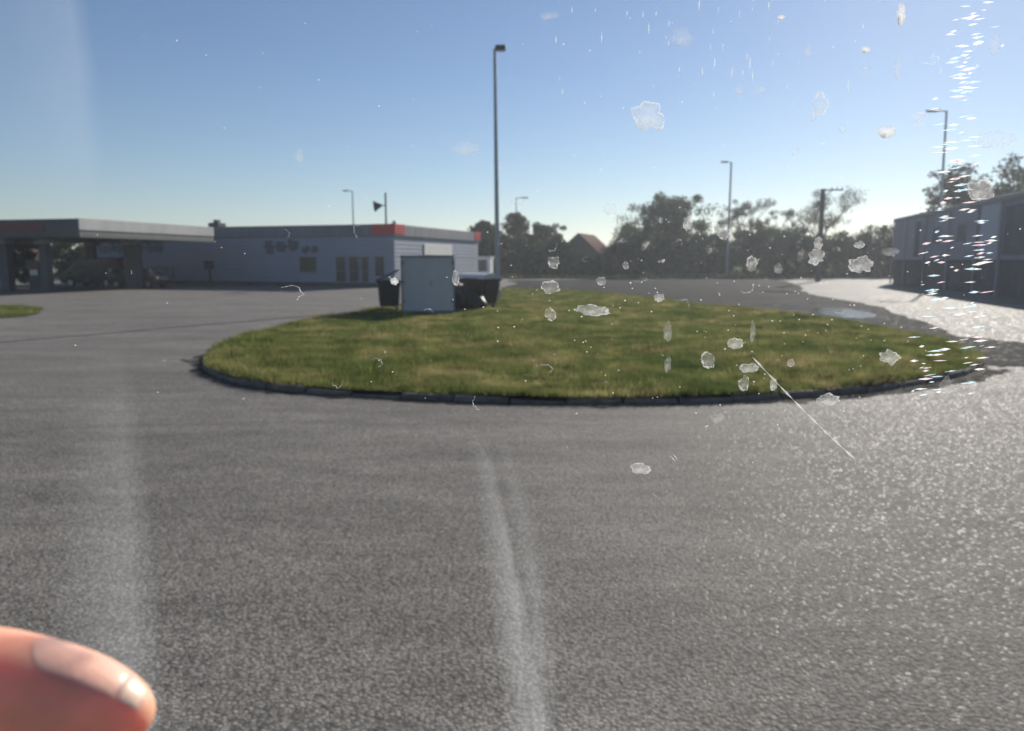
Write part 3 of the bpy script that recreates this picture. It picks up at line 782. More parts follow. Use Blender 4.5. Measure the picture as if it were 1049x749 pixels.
# ------------------------------------------------------------------ trees
def branches(mb, p, d, length, r, depth, rnd, tips, spread=0.6, up=0.15):
    """A limb that forks."""
    pts = [p]; q = Vector(p); dd = Vector(d).normalized()
    n = 3
    for i in range(n):
        dd = (dd + Vector((rnd.uniform(-.18, .18), rnd.uniform(-.18, .18), rnd.uniform(-.05, .12)))).normalized()
        q = q + dd * length / n; pts.append(q.copy())
    mb.tube(pts, [r, r * .85, r * .7, r * .55], 6 if depth > 1 else 4)
    if depth == 0:
        tips.append((q.copy(), dd.copy())); return
    for k in range(rnd.choice((2, 3, 3))):
        nd = (dd + Vector((rnd.uniform(-spread, spread), rnd.uniform(-spread, spread), rnd.uniform(-spread * .5, spread * .6) + up))).normalized()
        branches(mb, pts[-1] if k < 2 else pts[2], nd, length * rnd.uniform(.6, .85), r * .55, depth - 1, rnd, tips, spread, up)

def leaf_cloud(name, centres, radii, per, size, mat, parent, rng, flat=0.75):
    """Leaf-sized quads gathered in clumps round given centres."""
    c = np.repeat(np.asarray(centres, float), per, axis=0); r = np.repeat(np.asarray(radii, float), per)
    n = len(c)
    d = rng.normal(size=(n, 3)); d /= np.linalg.norm(d, axis=1)[:, None]
    rad = r * rng.random(n) ** 0.45
    p = c + d * rad[:, None] * np.array([1, 1, flat])
    a = rng.normal(size=(n, 3)); a /= np.linalg.norm(a, axis=1)[:, None]
    b = np.cross(a, rng.normal(size=(n, 3))); b /= np.linalg.norm(b, axis=1)[:, None]
    s = size * rng.uniform(.55, 1.35, n)[:, None]
    v = np.empty((n, 4, 3))
    v[:, 0] = p - a * s * .5; v[:, 1] = p + b * s * .32; v[:, 2] = p + a * s * .5; v[:, 3] = p - b * s * .32
    v[:, :, 2] = np.maximum(v[:, :, 2], 0.02)
    return mesh_np(name, v.reshape(-1, 3), np.arange(4 * n).reshape(n, 4), mat, parent)

def make_tree(label, x, y, h, w, mat, seed, base=0.12, clumps=150, per=110, leaf=0.27, group='trees along the far side of the lot', name='leafy_tree', lopsided=0.0):
    rnd = random.Random(seed); rng = np.random.default_rng(seed)
    t = empty(name, (x, y, 0), 0, label=label, cat='tree', group=group)
    mb = MB(); tips = []
    mb.tube([(0, 0, -.1), (.05, 0, h * .2), (0, .05, h * .42)], [h * .028, h * .021, h * .015], 8)
    for k in range(6):
        a = k * 1.05 + rnd.uniform(-.3, .3)
        branches(mb, Vector((0, 0, h * (.16 + .05 * k))), Vector((math.cos(a), math.sin(a), .8)), h * .26, h * .011, 2, rnd, tips)
    mb.build('trunk', M['bark'], t)
    cs = []; rs = []
    nb = 7                                                        # big boughs that give the uneven outline
    boughs = []
    for k in range(nb):
        a = 2 * math.pi * k / nb + rnd.uniform(-.4, .4)
        zz = rnd.uniform(.35, .88); rr = rnd.uniform(.45, .85) * math.sin(math.pi * min(.95, zz * .75 + .12))
        boughs.append((math.cos(a) * rr * w / 2 + lopsided * w * (zz - .4), math.sin(a) * rr * w / 2, zz * h, rnd.uniform(.25, .40)))
    boughs.append((0, 0, h * .86, .26)); boughs.append((0, 0, h * .55, .42))
    boughs.append((w * .25, 0, h * .28, .30)); boughs.append((-w * .25, 0, h * .28, .30))
    for k in range(clumps):
        bx, by, bz, br = boughs[rnd.randrange(len(boughs))]
        d = rng.normal(size=3); d /= np.linalg.norm(d); q = rnd.random() ** .5
        px = bx + d[0] * q * br * w; py = by + d[1] * q * br * w; pz = bz + d[2] * q * br * h * .75
        pz = max(h * base, min(h * .985, pz))
        cs.append((px, py, pz)); rs.append(rnd.uniform(.06, .125) * (w + h) / 2)
    leaf_cloud('crown', cs, rs, per, leaf, mat, t, rng)
    return t

def make_bare_tree(label, x, y, h, w, mat, seed, leaves=26, depth=4, group='trees along the far side of the lot'):
    rnd = random.Random(seed); rng = np.random.default_rng(seed)
    t = empty('sparse_tree', (x, y, 0), 0, label=label, cat='tree', group=group)
    mb = MB(); tips = []
    mb.tube([(0, 0, -.1), (.08, 0, h * .2), (0, .05, h * .4), (0.05, 0, h * .62)], [h * .024, h * .018, h * .014, h * .008], 8)
    for k in range(7):
        a = k * .95 + rnd.uniform(-.3, .3)
        branches(mb, Vector((0, 0, h * (.22 + .055 * k))), Vector((math.cos(a) * w / h * 1.3, math.sin(a) * w / h * 1.3, 1.0)), h * .2, h * .0085, depth - 1, rnd, tips, .75, .12)
    mb.build('trunk', M['bark'], t)
    cs = [tuple(p) for p, _ in tips]
    leaf_cloud('crown', cs, [h * .045] * len(cs), leaves, .17, mat, t, rng, 1.0)
    return t

def make_bush(label, x, y, h, w, mat, seed, group='bushes along the far verge', per=130, clumps=80, leaf=.26, depth=None):
    rnd = random.Random(seed); rng = np.random.default_rng(seed)
    t = empty('bush', (x, y, 0), 0, label=label, cat='bush', group=group)
    mb = MB(); tips = []
    for k in range(5):
        a = k * 1.26
        branches(mb, Vector((math.cos(a) * w * .1, math.sin(a) * w * .1, 0)), Vector((math.cos(a) * .7, math.sin(a) * .5, 1)), h * .4, h * .018, 1, rnd, tips)
    mb.build('stems', M['bark'], t)
    cs = []; rs = []
    dep = depth or w * .6
    for k in range(clumps):
        a = rnd.uniform(0, 6.28); q = rnd.random() ** .5
        u = math.cos(a) * q; v = math.sin(a) * q
        top = h * (1.08 - .30 * u * u) * rnd.uniform(.74, 1.0)
        cs.append((u * w / 2, v * dep / 2, rnd.uniform(0, 1) ** .8 * top)); rs.append(rnd.uniform(.11, .20) * h)
    leaf_cloud('foliage', cs, rs, per, leaf, mat, t, rng)
    return t

# left of the brown house
make_tree('yellowing tree directly behind the tall street lamp', 0.4, 98, 7.9, 6.2, M['leaf_yellow'], 11, clumps=240)
make_tree('dark tree behind the right end of the shop', -3.6, 101, 7.0, 5.5, M['leaf_green'], 12, clumps=220)
make_tree('olive tree left of the brown house beside the yellowing tree', 4.0, 99, 6.6, 5.2, M['leaf_olive'], 13, clumps=220)
make_bush('dark shrub hiding the left half of the brown house', 5.6, 89.5, 4.4, 3.2, M['leaf_green'], 14)
make_bush('low dark shrub left of the shrub before the brown house', 3.1, 90.5, 3.4, 3.4, M['leaf_green'], 15)
make_bush('low dark shrub against the front of the brown house', 8.6, 89.0, 2.7, 3.6, M['leaf_green'], 16)
make_bush('low bush at the foot of the yellowing tree', 0.2, 93.5, 4.6, 5.4, M['leaf_olive'], 17, clumps=105)
make_bush('low bush behind the white kiosk', -4.2, 94, 4.4, 5.0, M['leaf_green'], 18, clumps=105)
make_bush('low bush between the yellowing tree and the brown house', 4.0, 94.5, 4.4, 4.4, M['leaf_yellow'], 19, clumps=105)
# right of it
make_tree('large rounded oak with thinning olive crown right of the brown house', 20.0, 98, 10.1, 11.0, M['leaf_olive'], 21, clumps=260, per=105, lopsided=-.05)
make_bush('dark shrub at the left foot of the rounded oak', 14.2, 93, 5.0, 5.0, M['leaf_green'], 22, clumps=105)
make_bush('dark shrub under the middle of the rounded oak', 19.0, 92.5, 4.3, 6.0, M['leaf_green'], 23, clumps=105)
make_bush('dark shrub at the right foot of the rounded oak', 24.3, 92.5, 5.4, 5.6, M['leaf_green'], 24, clumps=105)
make_bare_tree('thin-leaved tree right of the thin street lamp', 30.5, 99, 9.8, 6.5, M['leaf_brown'], 31, 40)
make_bare_tree('smaller thin-leaved tree left of the utility pole', 34.4, 99, 8.3, 5.2, M['leaf_brown'], 32, 36)
make_bush('dense dark bush below the thin-leaved tree', 29.8, 92, 5.6, 6.4, M['leaf_olive'], 33, clumps=120)
make_bush('dense dark bush just left of the utility pole', 34.6, 92, 5.9, 6.0, M['leaf_green'], 34, clumps=120)
make_bare_tree('nearly bare broad tree behind the utility pole', 40.6, 98, 10.6, 9.0, M['leaf_brown'], 35, 16, 5)
make_bush('dense dark bush below the nearly bare tree', 39.6, 92, 5.2, 6.4, M['leaf_olive'], 36, clumps=120)
make_bush('dark bush between the nearly bare tree and the hall', 44.6, 92, 5.6, 6.0, M['leaf_green'], 37, clumps=120)
make_bush('tallest dark bush at the far end of the hall', 49.2, 92, 6.6, 6.4, M['leaf_olive'], 38, clumps=120)
make_tree('rough bushy tree touching the far end of the hall roof', 48.6, 84, 7.4, 5.0, M['leaf_brown'], 39, per=70)
# behind the hall
G = 'ragged trees behind the grey hall'
make_tree('ragged feathery tree behind the hall, nearest the far street lamp', 44.9, 77, 11.3, 6.2, M['leaf_brown'], 41, base=.2, clumps=120, per=46, leaf=.30, group=G)
make_tree('tallest ragged tree rising over the near end of the hall roof', 50.4, 77, 12.6, 6.6, M['leaf_olive'], 42, base=.2, clumps=130, per=48, leaf=.30, group=G)
make_tree('shorter brownish tree between the two tall ragged ones', 47.6, 82, 10.6, 6.0, M['leaf_brown'], 43, base=.2, clumps=130, per=56, leaf=.30, group=G)
make_tree('ragged tree cut off by the right edge of the photo', 54.8, 78, 12.0, 7.0, M['leaf_olive'], 44, base=.2, clumps=120, per=50, leaf=.30, group=G)
make_bush('bushy growth low behind the hall roof', 48.2, 75.5, 8.2, 8.0, M['leaf_olive'], 45, G, clumps=120)
# around the petrol station
make_tree('dark tree behind the left end of the canopy', -39.5, 59, 4.2, 5.0, M['leaf_green'], 51, group='greenery behind the fuel canopy', clumps=60, per=90)
make_bush('dark green bush beside the slim canopy column', -46.5, 80, 4.0, 6.0, M['leaf_olive'], 52, 'greenery behind the fuel canopy')
make_bush('round green bush behind the parked van', -50.5, 92, 4.3, 5.2, M['leaf_olive'], 53, 'greenery behind the fuel canopy')
make_bush('low hedge-like bush left under the canopy', -56.0, 82, 2.6, 7.0, M['leaf_green'], 54, 'greenery behind the fuel canopy')
make_bush('flat dark bush in front of the right orange-roofed house', -52.0, 100, 2.5, 9.0, M['leaf_green'], 55, 'greenery behind the fuel canopy')
make_bush('wide dark bush behind the wide canopy column', -42.5, 84, 3.6, 6.0, M['leaf_green'], 56, 'greenery behind the fuel canopy')

# ------------------------------------------------------------------ window film marks (on the van window in front of the photographer)
FLAKES = [(63.5, 66.7, 15.5, 11.8, 'F'), (78.3, 101.7, 9.0, 9.0, 'S'), (16.8, 111.1, 8.9, 3.6, 'S'), (143.3, 71.9, 7.7, 10.0, 'R'), (154.4, 61.0, 4.1, 3.6, 'S'), (175.0, 59.6, 9.1, 5.5, 'B'), (189.6, 65.8, 6.4, 5.5, 'R'), (178.1, 111.5, 4.0, 9.8, 'B'), (105.3, 78.5, 5.4, 4.1, 'S'), (115.7, 78.5, 5.9, 3.6, 'S'), (136.5, 95.7, 3.6, 7.2, 'S'), (178.4, 88.0, 4.1, 9.9, 'S'), (192.1, 91.9, 9.0, 4.1, 'A'), (163.0, 96.2, 4.5, 2.7, 'B'), (225.5, 56.1, 20.1, 8.2, 'S'), (221.1, 32.9, 12.9, 9.2, 'F'), (100.6, 12.9, 6.0, 6.0, 'R'), (83.3, 17.5, 3.7, 6.5, 'F'), (79.4, 7.8, 3.3, 4.2, 'A'), (114.8, -1.4, 5.6, 6.5, 'R'), (145.4, 1.8, 7.0, 7.9, 'F'), (146.0, 8.3, 3.7, 5.6, 'F'), (166.7, -1.9, 10.8, 7.9, 'F'), (165.6, 7.4, 4.7, 3.3, 'F'), (127.5, -3.7, 4.2, 4.7, 'S'), (54.5, -2.3, 2.8, 3.7, 'R'), (35.7, 0.5, 4.2, 2.3, 'A'), (60.7, -8.8, 9.4, 1.9, 'A'), (18.9, 7.4, 5.1, 6.1, 'A'), (19.9, -0.9, 5.6, 5.6, 'R'), (-0.2, 2.8, 5.6, 3.3, 'A'), (18.5, -12.6, 8.9, 6.1, 'R'), (42.9, -9.8, 4.2, 4.2, 'R'), (38.9, -23.8, 16.0, 5.2, 'F'), (18.6, -25.7, 5.2, 6.1, 'R'), (70.8, -17.7, 4.7, 3.8, 'F'), (82.7, -21.5, 5.7, 6.1, 'A'), (112.5, -13.0, 6.6, 5.2, 'A'), (115.6, -51.9, 9.5, 4.3, 'F'), (155.1, -67.4, 10.5, 5.3, 'F'), (127.9, -60.1, 3.3, 5.7, 'F'), (113.6, -59.7, 4.8, 7.6, 'R'), (95.4, -48.1, 7.1, 7.6, 'R'), (108.4, -39.9, 7.6, 5.2, 'F'), (76.0, -50.0, 3.3, 8.1, 'S'), (15.5, -52.4, 8.1, 4.8, 'A'), (183.9, -46.6, 9.0, 6.7, 'F'), (136.0, -49.5, 3.8, 3.3, 'R'), (75.5, -34.2, 4.3, 9.5, 'S'), (116.7, -34.2, 2.8, 9.5, 'S'), (63.9, -102.5, 9.2, 5.8, 'F'), (-106.9, -15.4, 12.2, 7.1, 'A'), (-71.8, 13.8, 7.9, 5.6, 'A'), (-108.1, 12.9, 4.2, 3.7, 'A'), (-99.7, 48.6, 4.6, 6.9, 'S'), (-21.7, 52.1, 12.4, 7.3, 'S'), (213.1, -60.6, 7.2, 8.1, 'S'), (-56.5, -9.8, 3.8, 3.8, 'B'), (-27.0, -8.4, 3.7, 6.6, 'R'), (175.4, -13.0, 6.6, 3.8, 'A'), (180.7, 4.2, 8.4, 3.7, 'S'), (158.2, -23.8, 5.7, 2.8, 'A'), (-16.6, -68.9, 5.8, 6.7, 'A'), (-40.8, -25.7, 4.7, 5.7, 'A'), (-66.4, -49.5, 6.7, 4.3, 'A'), (-85.3, -59.2, 4.8, 4.8, 'A'), (132.6, 50.8, 3.2, 3.7, 'S'), (45.7, -60.6, 3.8, 3.8, 'A'), (2.5, 27.5, 7.4, 2.8, 'S'), (46.5, 24.3, 6.5, 5.6, 'S'), (101.3, -76.7, 6.7, 4.8, 'S'), (222.1, 98.7, 4.5, 10.8, 'S'), (163.1, 88.0, 4.5, 2.7, 'S'), (123.2, 110.2, 3.6, 2.2, 'B'), (140.4, 66.2, 2.3, 3.6, 'S')]
TH = 0.00025
win = empty('scuffed_window', (0, 0.36, 2.0), 0, label='scuffed clear vehicle window, its flaking film marks and scratches close to the viewer', cat='window')
def outline(w, h, rng, n=26, rough=0.16):
    a = np.linspace(0, 2 * np.pi, n, endpoint=False)
    r = 1 + sum(rng.uniform(-rough, rough) / k ** .55 * np.sin(k * a + rng.uniform(0, 6.28)) for k in range(2, 10))
    r = np.clip(r + rng.normal(0, .045, n), .35, 1.6)
    return np.stack([np.cos(a) * r * w / 2, np.sin(a) * r * h / 2], 1)
def ragged(n, rng, top):
    """Rim width round an outline, from nothing to TOP, torn away here and there."""
    a = np.linspace(0, 2 * np.pi, n, endpoint=False)
    t = .5 + sum(rng.uniform(-.5, .5) / k ** .3 * np.sin(k * a + rng.uniform(0, 6.28)) for k in range(1, 7)) + rng.normal(0, .15, n)
    return np.clip(t, 0.03, 1.2)[:, None] * top
def plate(loops, closed_fill):
    """Thin plate on the window: a filled outline, or a band between two outlines."""
    V = []; F = []
    if closed_fill:
        o = loops[0]; n = len(o)
        for y in (-TH, 0): V += [(p[0], y, p[1]) for p in o]
        V += [(o[:, 0].mean(), -TH, o[:, 1].mean()), (o[:, 0].mean(), 0, o[:, 1].mean())]
        for i in range(n):
            j = (i + 1) % n
            F += [(i, j, 2 * n), (n + j, n + i, 2 * n + 1), (i, n + i, n + j), (i, n + j, j)]
    else:
        o, q = loops; n = len(o)
        for y in (-TH, 0):
            V += [(p[0], y, p[1]) for p in o]; V += [(p[0], y, p[1]) for p in q]
        for i in range(n - (0 if closed_fill is False else 1)):
            j = (i + 1) % n
            for b, s in ((0, 1), (2 * n, -1)):
                t1 = (b + i, b + j, b + n + j); t2 = (b + i, b + n + j, b + n + i)
                F += [t1[::s], t2[::s]]
    return V, F
for i, (x, z, w, h, kd) in enumerate(FLAKES):
    rng = np.random.default_rng(100 + i); x, z, w, h = (v / 1000 for v in (x, z, w, h))
    o = outline(w, h, rng, 64, 0.20 if kd in 'FBS' else 0.17)
    th = rng.uniform(.07, .16)
    if kd in 'FBS':
        V, F = plate([o], True)
        fl = mesh_np('film_flake', V, F, M['film_' + kd], win); fl.location = (x, 0, z)
        if kd == 'F':
            q = o * (1.02 - ragged(64, rng, .20)); rim = mesh_np('raised_rim', *plate([o * 1.02, q], False), M['film_rim'], fl); rim.location = (0, -TH * 1.5, 0)
    else:
        if kd == 'A':
            s = rng.integers(0, 64); k = int(rng.integers(24, 42)); o = np.roll(o, s, 0)[:k]
            nn = np.linspace(.25, 1, k); nn = np.minimum(nn, nn[::-1]) * np.clip(rng.normal(1, .5, k), .1, 2) * th * 1.1
            V, F = plate([o, o * (1 - nn[:, None])], None)
            mesh_np('film_flake', V, F, M['film_rim'], win).location = (x, 0, z)
        else:
            fl = mesh_np('film_flake', *plate([o, o * (1 - ragged(64, rng, .28))], False), M['film_rim'], win); fl.location = (x, 0, z)
            f2 = mesh_np('clouded_film', *plate([o * .98], True), M['film_S'], fl); f2.location = (0, 0, 0)

def strips(name, segs, mat):
    V = []; F = []
    for (x0, z0, x1, z1, w) in segs:
        d = np.array([x1 - x0, z1 - z0]); L = np.linalg.norm(d); n = np.array([-d[1], d[0]]) / L * w / 2
        m = len(V); c = np.array([(x0 + x1) / 2, (z0 + z1) / 2])
        for p in ((x0, z0), tuple(c + n), (x1, z1), tuple(c - n)):
            V.append((p[0], 0, p[1]))
        for p in ((x0, z0), tuple(c + n), (x1, z1), tuple(c - n)):
            V.append((p[0], -TH, p[1]))
        F += [(m, m + 1, m + 2, m + 3), (m + 7, m + 6, m + 5, m + 4)]
    return mesh_np(name, V, F, mat, win)
sc = []
px = np.linspace(0, 1, 9)
for a, b in zip(px, px[1:]):
    f = lambda t: (.1168 + .0532 * t + .0012 * math.sin(t * 3), -.0462 - .0513 * t - .0022 * math.sin(t * 3.1))
    sc.append((*f(a), *f(b + .01), .0011))
sc += [(.078, -.0955, .0815, -.099, .0006), (.0795, -.0945, .0825, -.0985, .0005)]
strips('long_scratch', sc, M['scratch'])
M['film_smear'] = film_mat('reflection_film', 0.085, 0.8, nscale=160)  # pale film for the painted window reflections
def soft_reflection_mat():
    m, nt, out = new_mat('soft_reflection')
    at = nt.nodes.new('ShaderNodeAttribute'); at.attribute_name = 'band_strength'
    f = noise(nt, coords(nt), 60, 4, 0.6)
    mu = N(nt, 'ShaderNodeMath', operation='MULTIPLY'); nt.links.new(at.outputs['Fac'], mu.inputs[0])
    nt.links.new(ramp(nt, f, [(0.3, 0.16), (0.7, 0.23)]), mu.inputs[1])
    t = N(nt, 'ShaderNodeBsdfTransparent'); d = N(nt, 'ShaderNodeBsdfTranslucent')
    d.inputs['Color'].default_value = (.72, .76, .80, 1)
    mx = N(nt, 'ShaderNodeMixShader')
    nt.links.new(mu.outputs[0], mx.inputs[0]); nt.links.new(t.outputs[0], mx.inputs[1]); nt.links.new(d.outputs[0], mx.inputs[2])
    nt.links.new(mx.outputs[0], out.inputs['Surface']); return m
M['soft'] = soft_reflection_mat()
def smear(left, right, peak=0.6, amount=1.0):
    """A painted band of window reflection, strongest inside and fading out to its rims. left / right: its two long rims, in mm."""
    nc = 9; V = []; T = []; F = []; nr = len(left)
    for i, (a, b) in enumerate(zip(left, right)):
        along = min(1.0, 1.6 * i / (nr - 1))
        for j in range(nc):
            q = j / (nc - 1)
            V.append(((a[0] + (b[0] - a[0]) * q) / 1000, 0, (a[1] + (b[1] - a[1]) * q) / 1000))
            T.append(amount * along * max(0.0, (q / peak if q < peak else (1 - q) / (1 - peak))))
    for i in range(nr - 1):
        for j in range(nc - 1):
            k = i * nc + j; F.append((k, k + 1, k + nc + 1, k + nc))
    o = mesh_np('smear', V, F, M['soft'], win)  # interior reflection painted as a pale translucent band on the window
    at = o.data.attributes.new('band_strength', 'FLOAT', 'POINT'); at.data.foreach_set('value', np.array(T, np.float32))
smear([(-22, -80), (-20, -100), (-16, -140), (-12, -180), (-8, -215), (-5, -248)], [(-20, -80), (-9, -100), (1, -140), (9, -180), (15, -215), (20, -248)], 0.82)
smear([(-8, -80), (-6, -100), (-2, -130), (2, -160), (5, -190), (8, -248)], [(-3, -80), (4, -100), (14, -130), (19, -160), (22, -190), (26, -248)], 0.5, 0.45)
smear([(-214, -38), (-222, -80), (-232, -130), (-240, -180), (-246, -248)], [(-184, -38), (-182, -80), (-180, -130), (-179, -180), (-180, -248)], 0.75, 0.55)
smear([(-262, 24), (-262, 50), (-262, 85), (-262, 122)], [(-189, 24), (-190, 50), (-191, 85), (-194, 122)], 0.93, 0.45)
segs = []
rr = np.random.default_rng(5)
for k in range(46):                                               # short upright nicks high up
    x = rr.uniform(.018, .125) if k < 34 else rr.uniform(.10, .21); z = rr.uniform(.078, .122); L = rr.uniform(.0012, .0065)
    segs.append((x, z, x + rr.uniform(-.0004, .0004), z - L, rr.uniform(.0003, .0007)))
tag(strips('fine_nicks', segs, M['scratch']), kind='stuff')
def tint_mat(name, c):
    m, nt, out = new_mat(name)
    t = N(nt, 'ShaderNodeBsdfTransparent'); d = N(nt, 'ShaderNodeBsdfTranslucent'); d.inputs['Color'].default_value = (*c, 1)
    f = noise(nt, coords(nt), 500, 3, .7); mx = N(nt, 'ShaderNodeMixShader')
    nt.links.new(ramp(nt, f, [(.35, .15), (.65, .75)]), mx.inputs[0])
    nt.links.new(t.outputs[0], mx.inputs[1]); nt.links.new(d.outputs[0], mx.inputs[2]); nt.links.new(mx.outputs[0], out.inputs['Surface']); return m
for nm, col_, cnt in (('nick_glint_white', (.98, .97, .95), 95), ('nick_glint_blue', (.70, .89, 1.0), 75), ('nick_glint_rose', (1.0, .80, .90), 34)):
    mt_ = tint_mat(nm, col_); segs = []
    for k in range(cnt):                                          # short level nicks in two upright bands, sun-glint tints put in their colour
        z = rr.uniform(-.066, .117)
        if z > .02: x = rr.normal(.2095, .0065)
        else: x = rr.normal(.2035, .0045) if rr.random() < .5 else rr.normal(.2235, .0045)
        L = rr.uniform(.0018, .0085)
        segs.append((x - L / 2, z, x + L / 2, z + rr.uniform(.0001, .0011), rr.uniform(.0004, .0013)))
    tag(strips('fine_nicks', segs, mt_), kind='stuff')
segs = []
for k in range(330):                                              # dust grains
    x = rr.normal(.10, .075) if k < 260 else rr.uniform(-.22, .23); z = rr.normal(-.015, .035) if k < 220 else rr.uniform(-.08, .11); L = rr.uniform(.0004, .0010)
    segs.append((x, z, x + L, z + rr.uniform(-.0005, .0005), L * .8))
tag(strips('dust_specks', segs, M['film_B']), kind='stuff')

# ------------------------------------------------------------------ the photographer's hand
CAM_LOC = Vector((0, 0, 2.0)); PITCH = R(8.02)
hand = empty('hand', (-0.1078, 0.1222, 1.9283), 0, label="photographer's hand at the lower left, its thumb tip pointing right", cat='hand')
hand.rotation_euler = (-PITCH, 0, 0); hand.scale = (.82, .82, .82)
def skinned(name, verts, edges, radii, parent, mat, root=0, levels=2):
    me = bpy.data.meshes.new(name); me.from_pydata(verts, edges, []); me.update()
    o = bpy.data.objects.new(name, me); COL.objects.link(o); o.parent = parent
    o.modifiers.new('Skin', 'SKIN')
    if not me.skin_vertices: me.attributes.new('skin', 'FLOAT', 'POINT')
    for i, r in enumerate(radii):
        rr_ = r if isinstance(r, tuple) else (r, r)
        me.skin_vertices[0].data[i].radius = rr_
    for i in range(len(verts)): me.skin_vertices[0].data[i].use_root = (i == root)
    s = o.modifiers.new('Subdivision', 'SUBSURF'); s.levels = levels; s.render_levels = levels
    me.materials.append(mat)
    dg = bpy.context.evaluated_depsgraph_get()
    nm = bpy.data.meshes.new_from_object(o.evaluated_get(dg))
    o.modifiers.clear(); o.data = nm
    for p in nm.polygons: p.use_smooth = True
    return o
# local axes: x right, y away from the viewer, z up; the thumb lies along +x
hv = [(-0.060, 0.004, -0.030),                                                                   # 0 palm
      (-0.100, 0.000, -0.040), (-0.150, -0.010, -0.055), (-0.240, -0.05, -0.085),                # 1-3 wrist, forearm
      (-0.035, 0.000, -0.012), (-0.010, -0.002, 0.000), (0.020, -0.002, -0.0005), (0.042, -0.001, -0.0062), (0.0555, 0.0, -0.0105),  # 4-8 thumb
      (-0.030, 0.010, -0.042), (0.000, 0.022, -0.046), (0.020, 0.040, -0.050), (0.018, 0.056, -0.052),    # 9-12 index
      (-0.034, 0.008, -0.060), (-0.004, 0.022, -0.068), (0.016, 0.042, -0.073), (0.012, 0.058, -0.076),   # middle
      (-0.042, 0.004, -0.076), (-0.014, 0.018, -0.088), (0.004, 0.036, -0.094), (0.000, 0.052, -0.097),   # ring
      (-0.052, 0.000, -0.088), (-0.030, 0.012, -0.103), (-0.016, 0.026, -0.110), (-0.018, 0.038, -0.113)]  # little
he = [(0, 1), (1, 2), (2, 3), (0, 4), (4, 5), (5, 6), (6, 7), (7, 8), (0, 9), (9, 10), (10, 11), (11, 12), (0, 13), (13, 14), (14, 15), (15, 16),
      (0, 17), (17, 18), (18, 19), (19, 20), (0, 21), (21, 22), (22, 23), (23, 24)]
hr = [(0.024, 0.018), (0.024, 0.02), 0.028, 0.036, 0.015, 0.0115, 0.0118, 0.0105, 0.0050] + [0.0105, 0.0088, 0.0080, 0.0062] + [0.0105, 0.009, 0.0082, 0.0064] + [0.010, 0.0085, 0.0078, 0.006] + [0.009, 0.0074, 0.0067, 0.0054]
sk = skinned('skin', hv, he, hr, hand, M['skin'], 0, 4)
from mathutils.bvhtree import BVHTree
SKIN_BVH = BVHTree.FromPolygons([v.co[:] for v in sk.data.vertices], [tuple(p.vertices) for p in sk.data.polygons])
def axis_z(x): return -0.0005 - 0.0105 * max(0.0, (x - .012) / .0435) ** 1.5
def skin_plate(name, xs, lo, hi, mat, lift, parent):
    """A plate that lies on the thumb: rows along the thumb, each between two angles (0 faces the viewer, -90 faces up)."""
    nv = 16; V = []; F = []
    for i, x in enumerate(xs):
        for j in range(nv + 1):
            a = R(lo(x) + (hi(x) - lo(x)) * j / nv)
            o = Vector((x, -0.001, axis_z(x))); d = Vector((0.0, -math.cos(a), -math.sin(a)))
            hit, nrm, _, _ = SKIN_BVH.ray_cast(o, d, 0.03)
            if hit is None: hit = o + d * 0.004
            edge = min(1.0, min(j, nv - j) / 2.0, min(i, len(xs) - 1 - i) / 2.0 + .3)
            V.append(hit + d * (lift * edge - .0002 * (1 - edge)))
    for i in range(len(xs) - 1):
        for j in range(nv):
            b = i * (nv + 1) + j; F.append((b, b + 1, b + nv + 2, b + nv + 1))
    o = mesh_np(name, [tuple(v) for v in V], F, mat, parent, True)
    return o
nl = skin_plate('nail', np.linspace(.030, .0500, 26), lambda x: -118, lambda x: -42 - 40 * max(0.0, (.036 - x) / .006) ** 2 * (x < .036), M['nail'], 0.00008, hand)
skin_plate('nail_edge', np.linspace(.0496, .0535, 10), lambda x: -112, lambda x: -44, M['nail_edge'], 0.00014, nl)

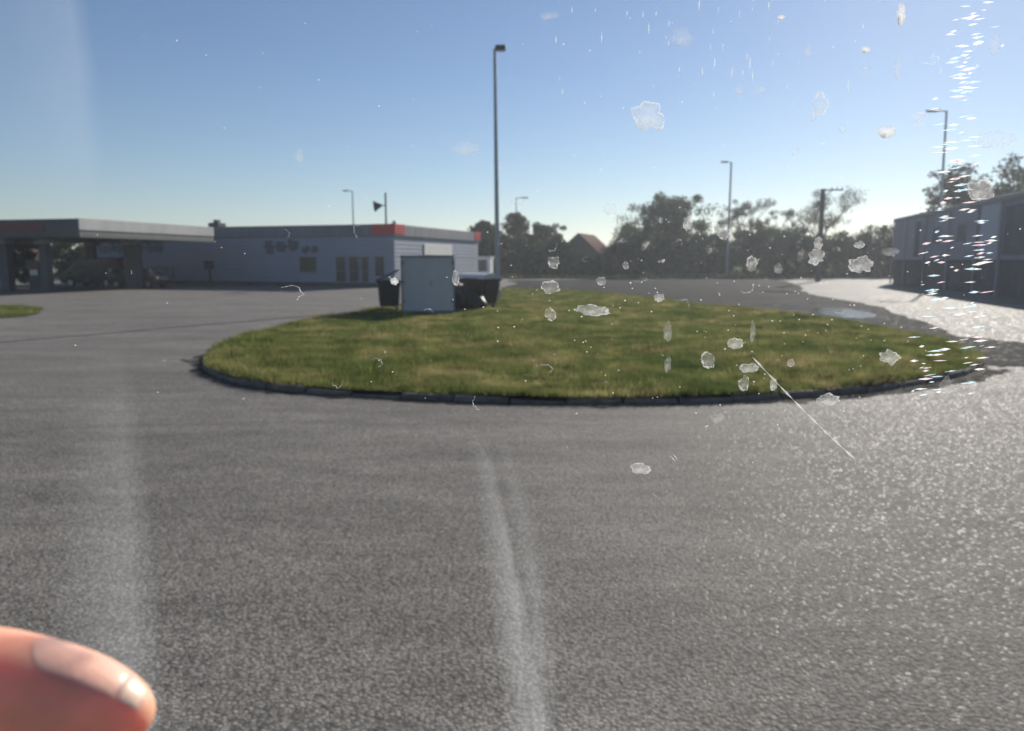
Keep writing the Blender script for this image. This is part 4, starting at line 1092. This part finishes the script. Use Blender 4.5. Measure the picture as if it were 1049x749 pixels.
# ------------------------------------------------------------------ light, sky, camera
SUN_AZ, SUN_EL = R(31), R(25)
w = bpy.data.worlds.new('World'); SC.world = w; w.use_nodes = True
nt = w.node_tree
bg = nt.nodes['Background']
sky = nt.nodes.new('ShaderNodeTexSky'); sky.sky_type = 'NISHITA'; sky.sun_disc = False
sky.sun_elevation = SUN_EL; sky.sun_rotation = SUN_AZ
sky.air_density = 1.0; sky.dust_density = 0.15; sky.ozone_density = 2.2; sky.altitude = 150
nt.links.new(mixc(nt, 1.0, sky.outputs[0], (0.955, 0.985, 1.075), 'MULTIPLY'), bg.inputs['Color']); bg.inputs['Strength'].default_value = 0.062
sl = bpy.data.lights.new('sun', 'SUN'); sl.energy = 4.5; sl.angle = R(0.53); sl.color = (1.0, 0.94, 0.84)
so = bpy.data.objects.new('sun', sl); COL.objects.link(so)
sd = Vector((math.sin(SUN_AZ) * math.cos(SUN_EL), math.cos(SUN_AZ) * math.cos(SUN_EL), math.sin(SUN_EL)))
so.rotation_euler = sd.to_track_quat('Z', 'Y').to_euler(); so.location = (30, 50, 40)

m, hn, ho = new_mat('veil_air')
pv = N(hn, 'ShaderNodeVolumePrincipled')
pv.inputs['Color'].default_value = (0.86, 0.92, 1.0, 1); pv.inputs['Density'].default_value = 0.0008; pv.inputs['Anisotropy'].default_value = 0.45
hn.links.new(pv.outputs[0], ho.inputs['Volume'])
hz = MB().box((-720, -720, -1.02), (720, 720, 15.2)).build('veil', m)  # air volume added to imitate the window's veiling glare and sun glow
tag(hz, 'added glare haze', 'veil', kind='stuff')

cd = bpy.data.cameras.new('camera'); cam = bpy.data.objects.new('camera', cd); COL.objects.link(cam)
cam.location = CAM_LOC; cam.rotation_euler = (math.pi / 2 - PITCH, 0, 0)
cd.sensor_width = 36; cd.lens = 763 / 1049 * 36; cd.clip_start = 0.01; cd.clip_end = 4000
cd.dof.use_dof = True; cd.dof.focus_distance = 0.38; cd.dof.aperture_fstop = 17.0
SC.camera = cam
SC.view_settings.view_transform = 'Standard'; SC.view_settings.look = 'None'; SC.view_settings.gamma = 1.0
SC.view_settings.use_curve_mapping = False
SC.view_settings.exposure = 0.42
try:
    SC.cycles.use_denoising = True
    SC.cycles.transparent_max_bounces = 16
    SC.cycles.max_bounces = 6
except Exception: pass
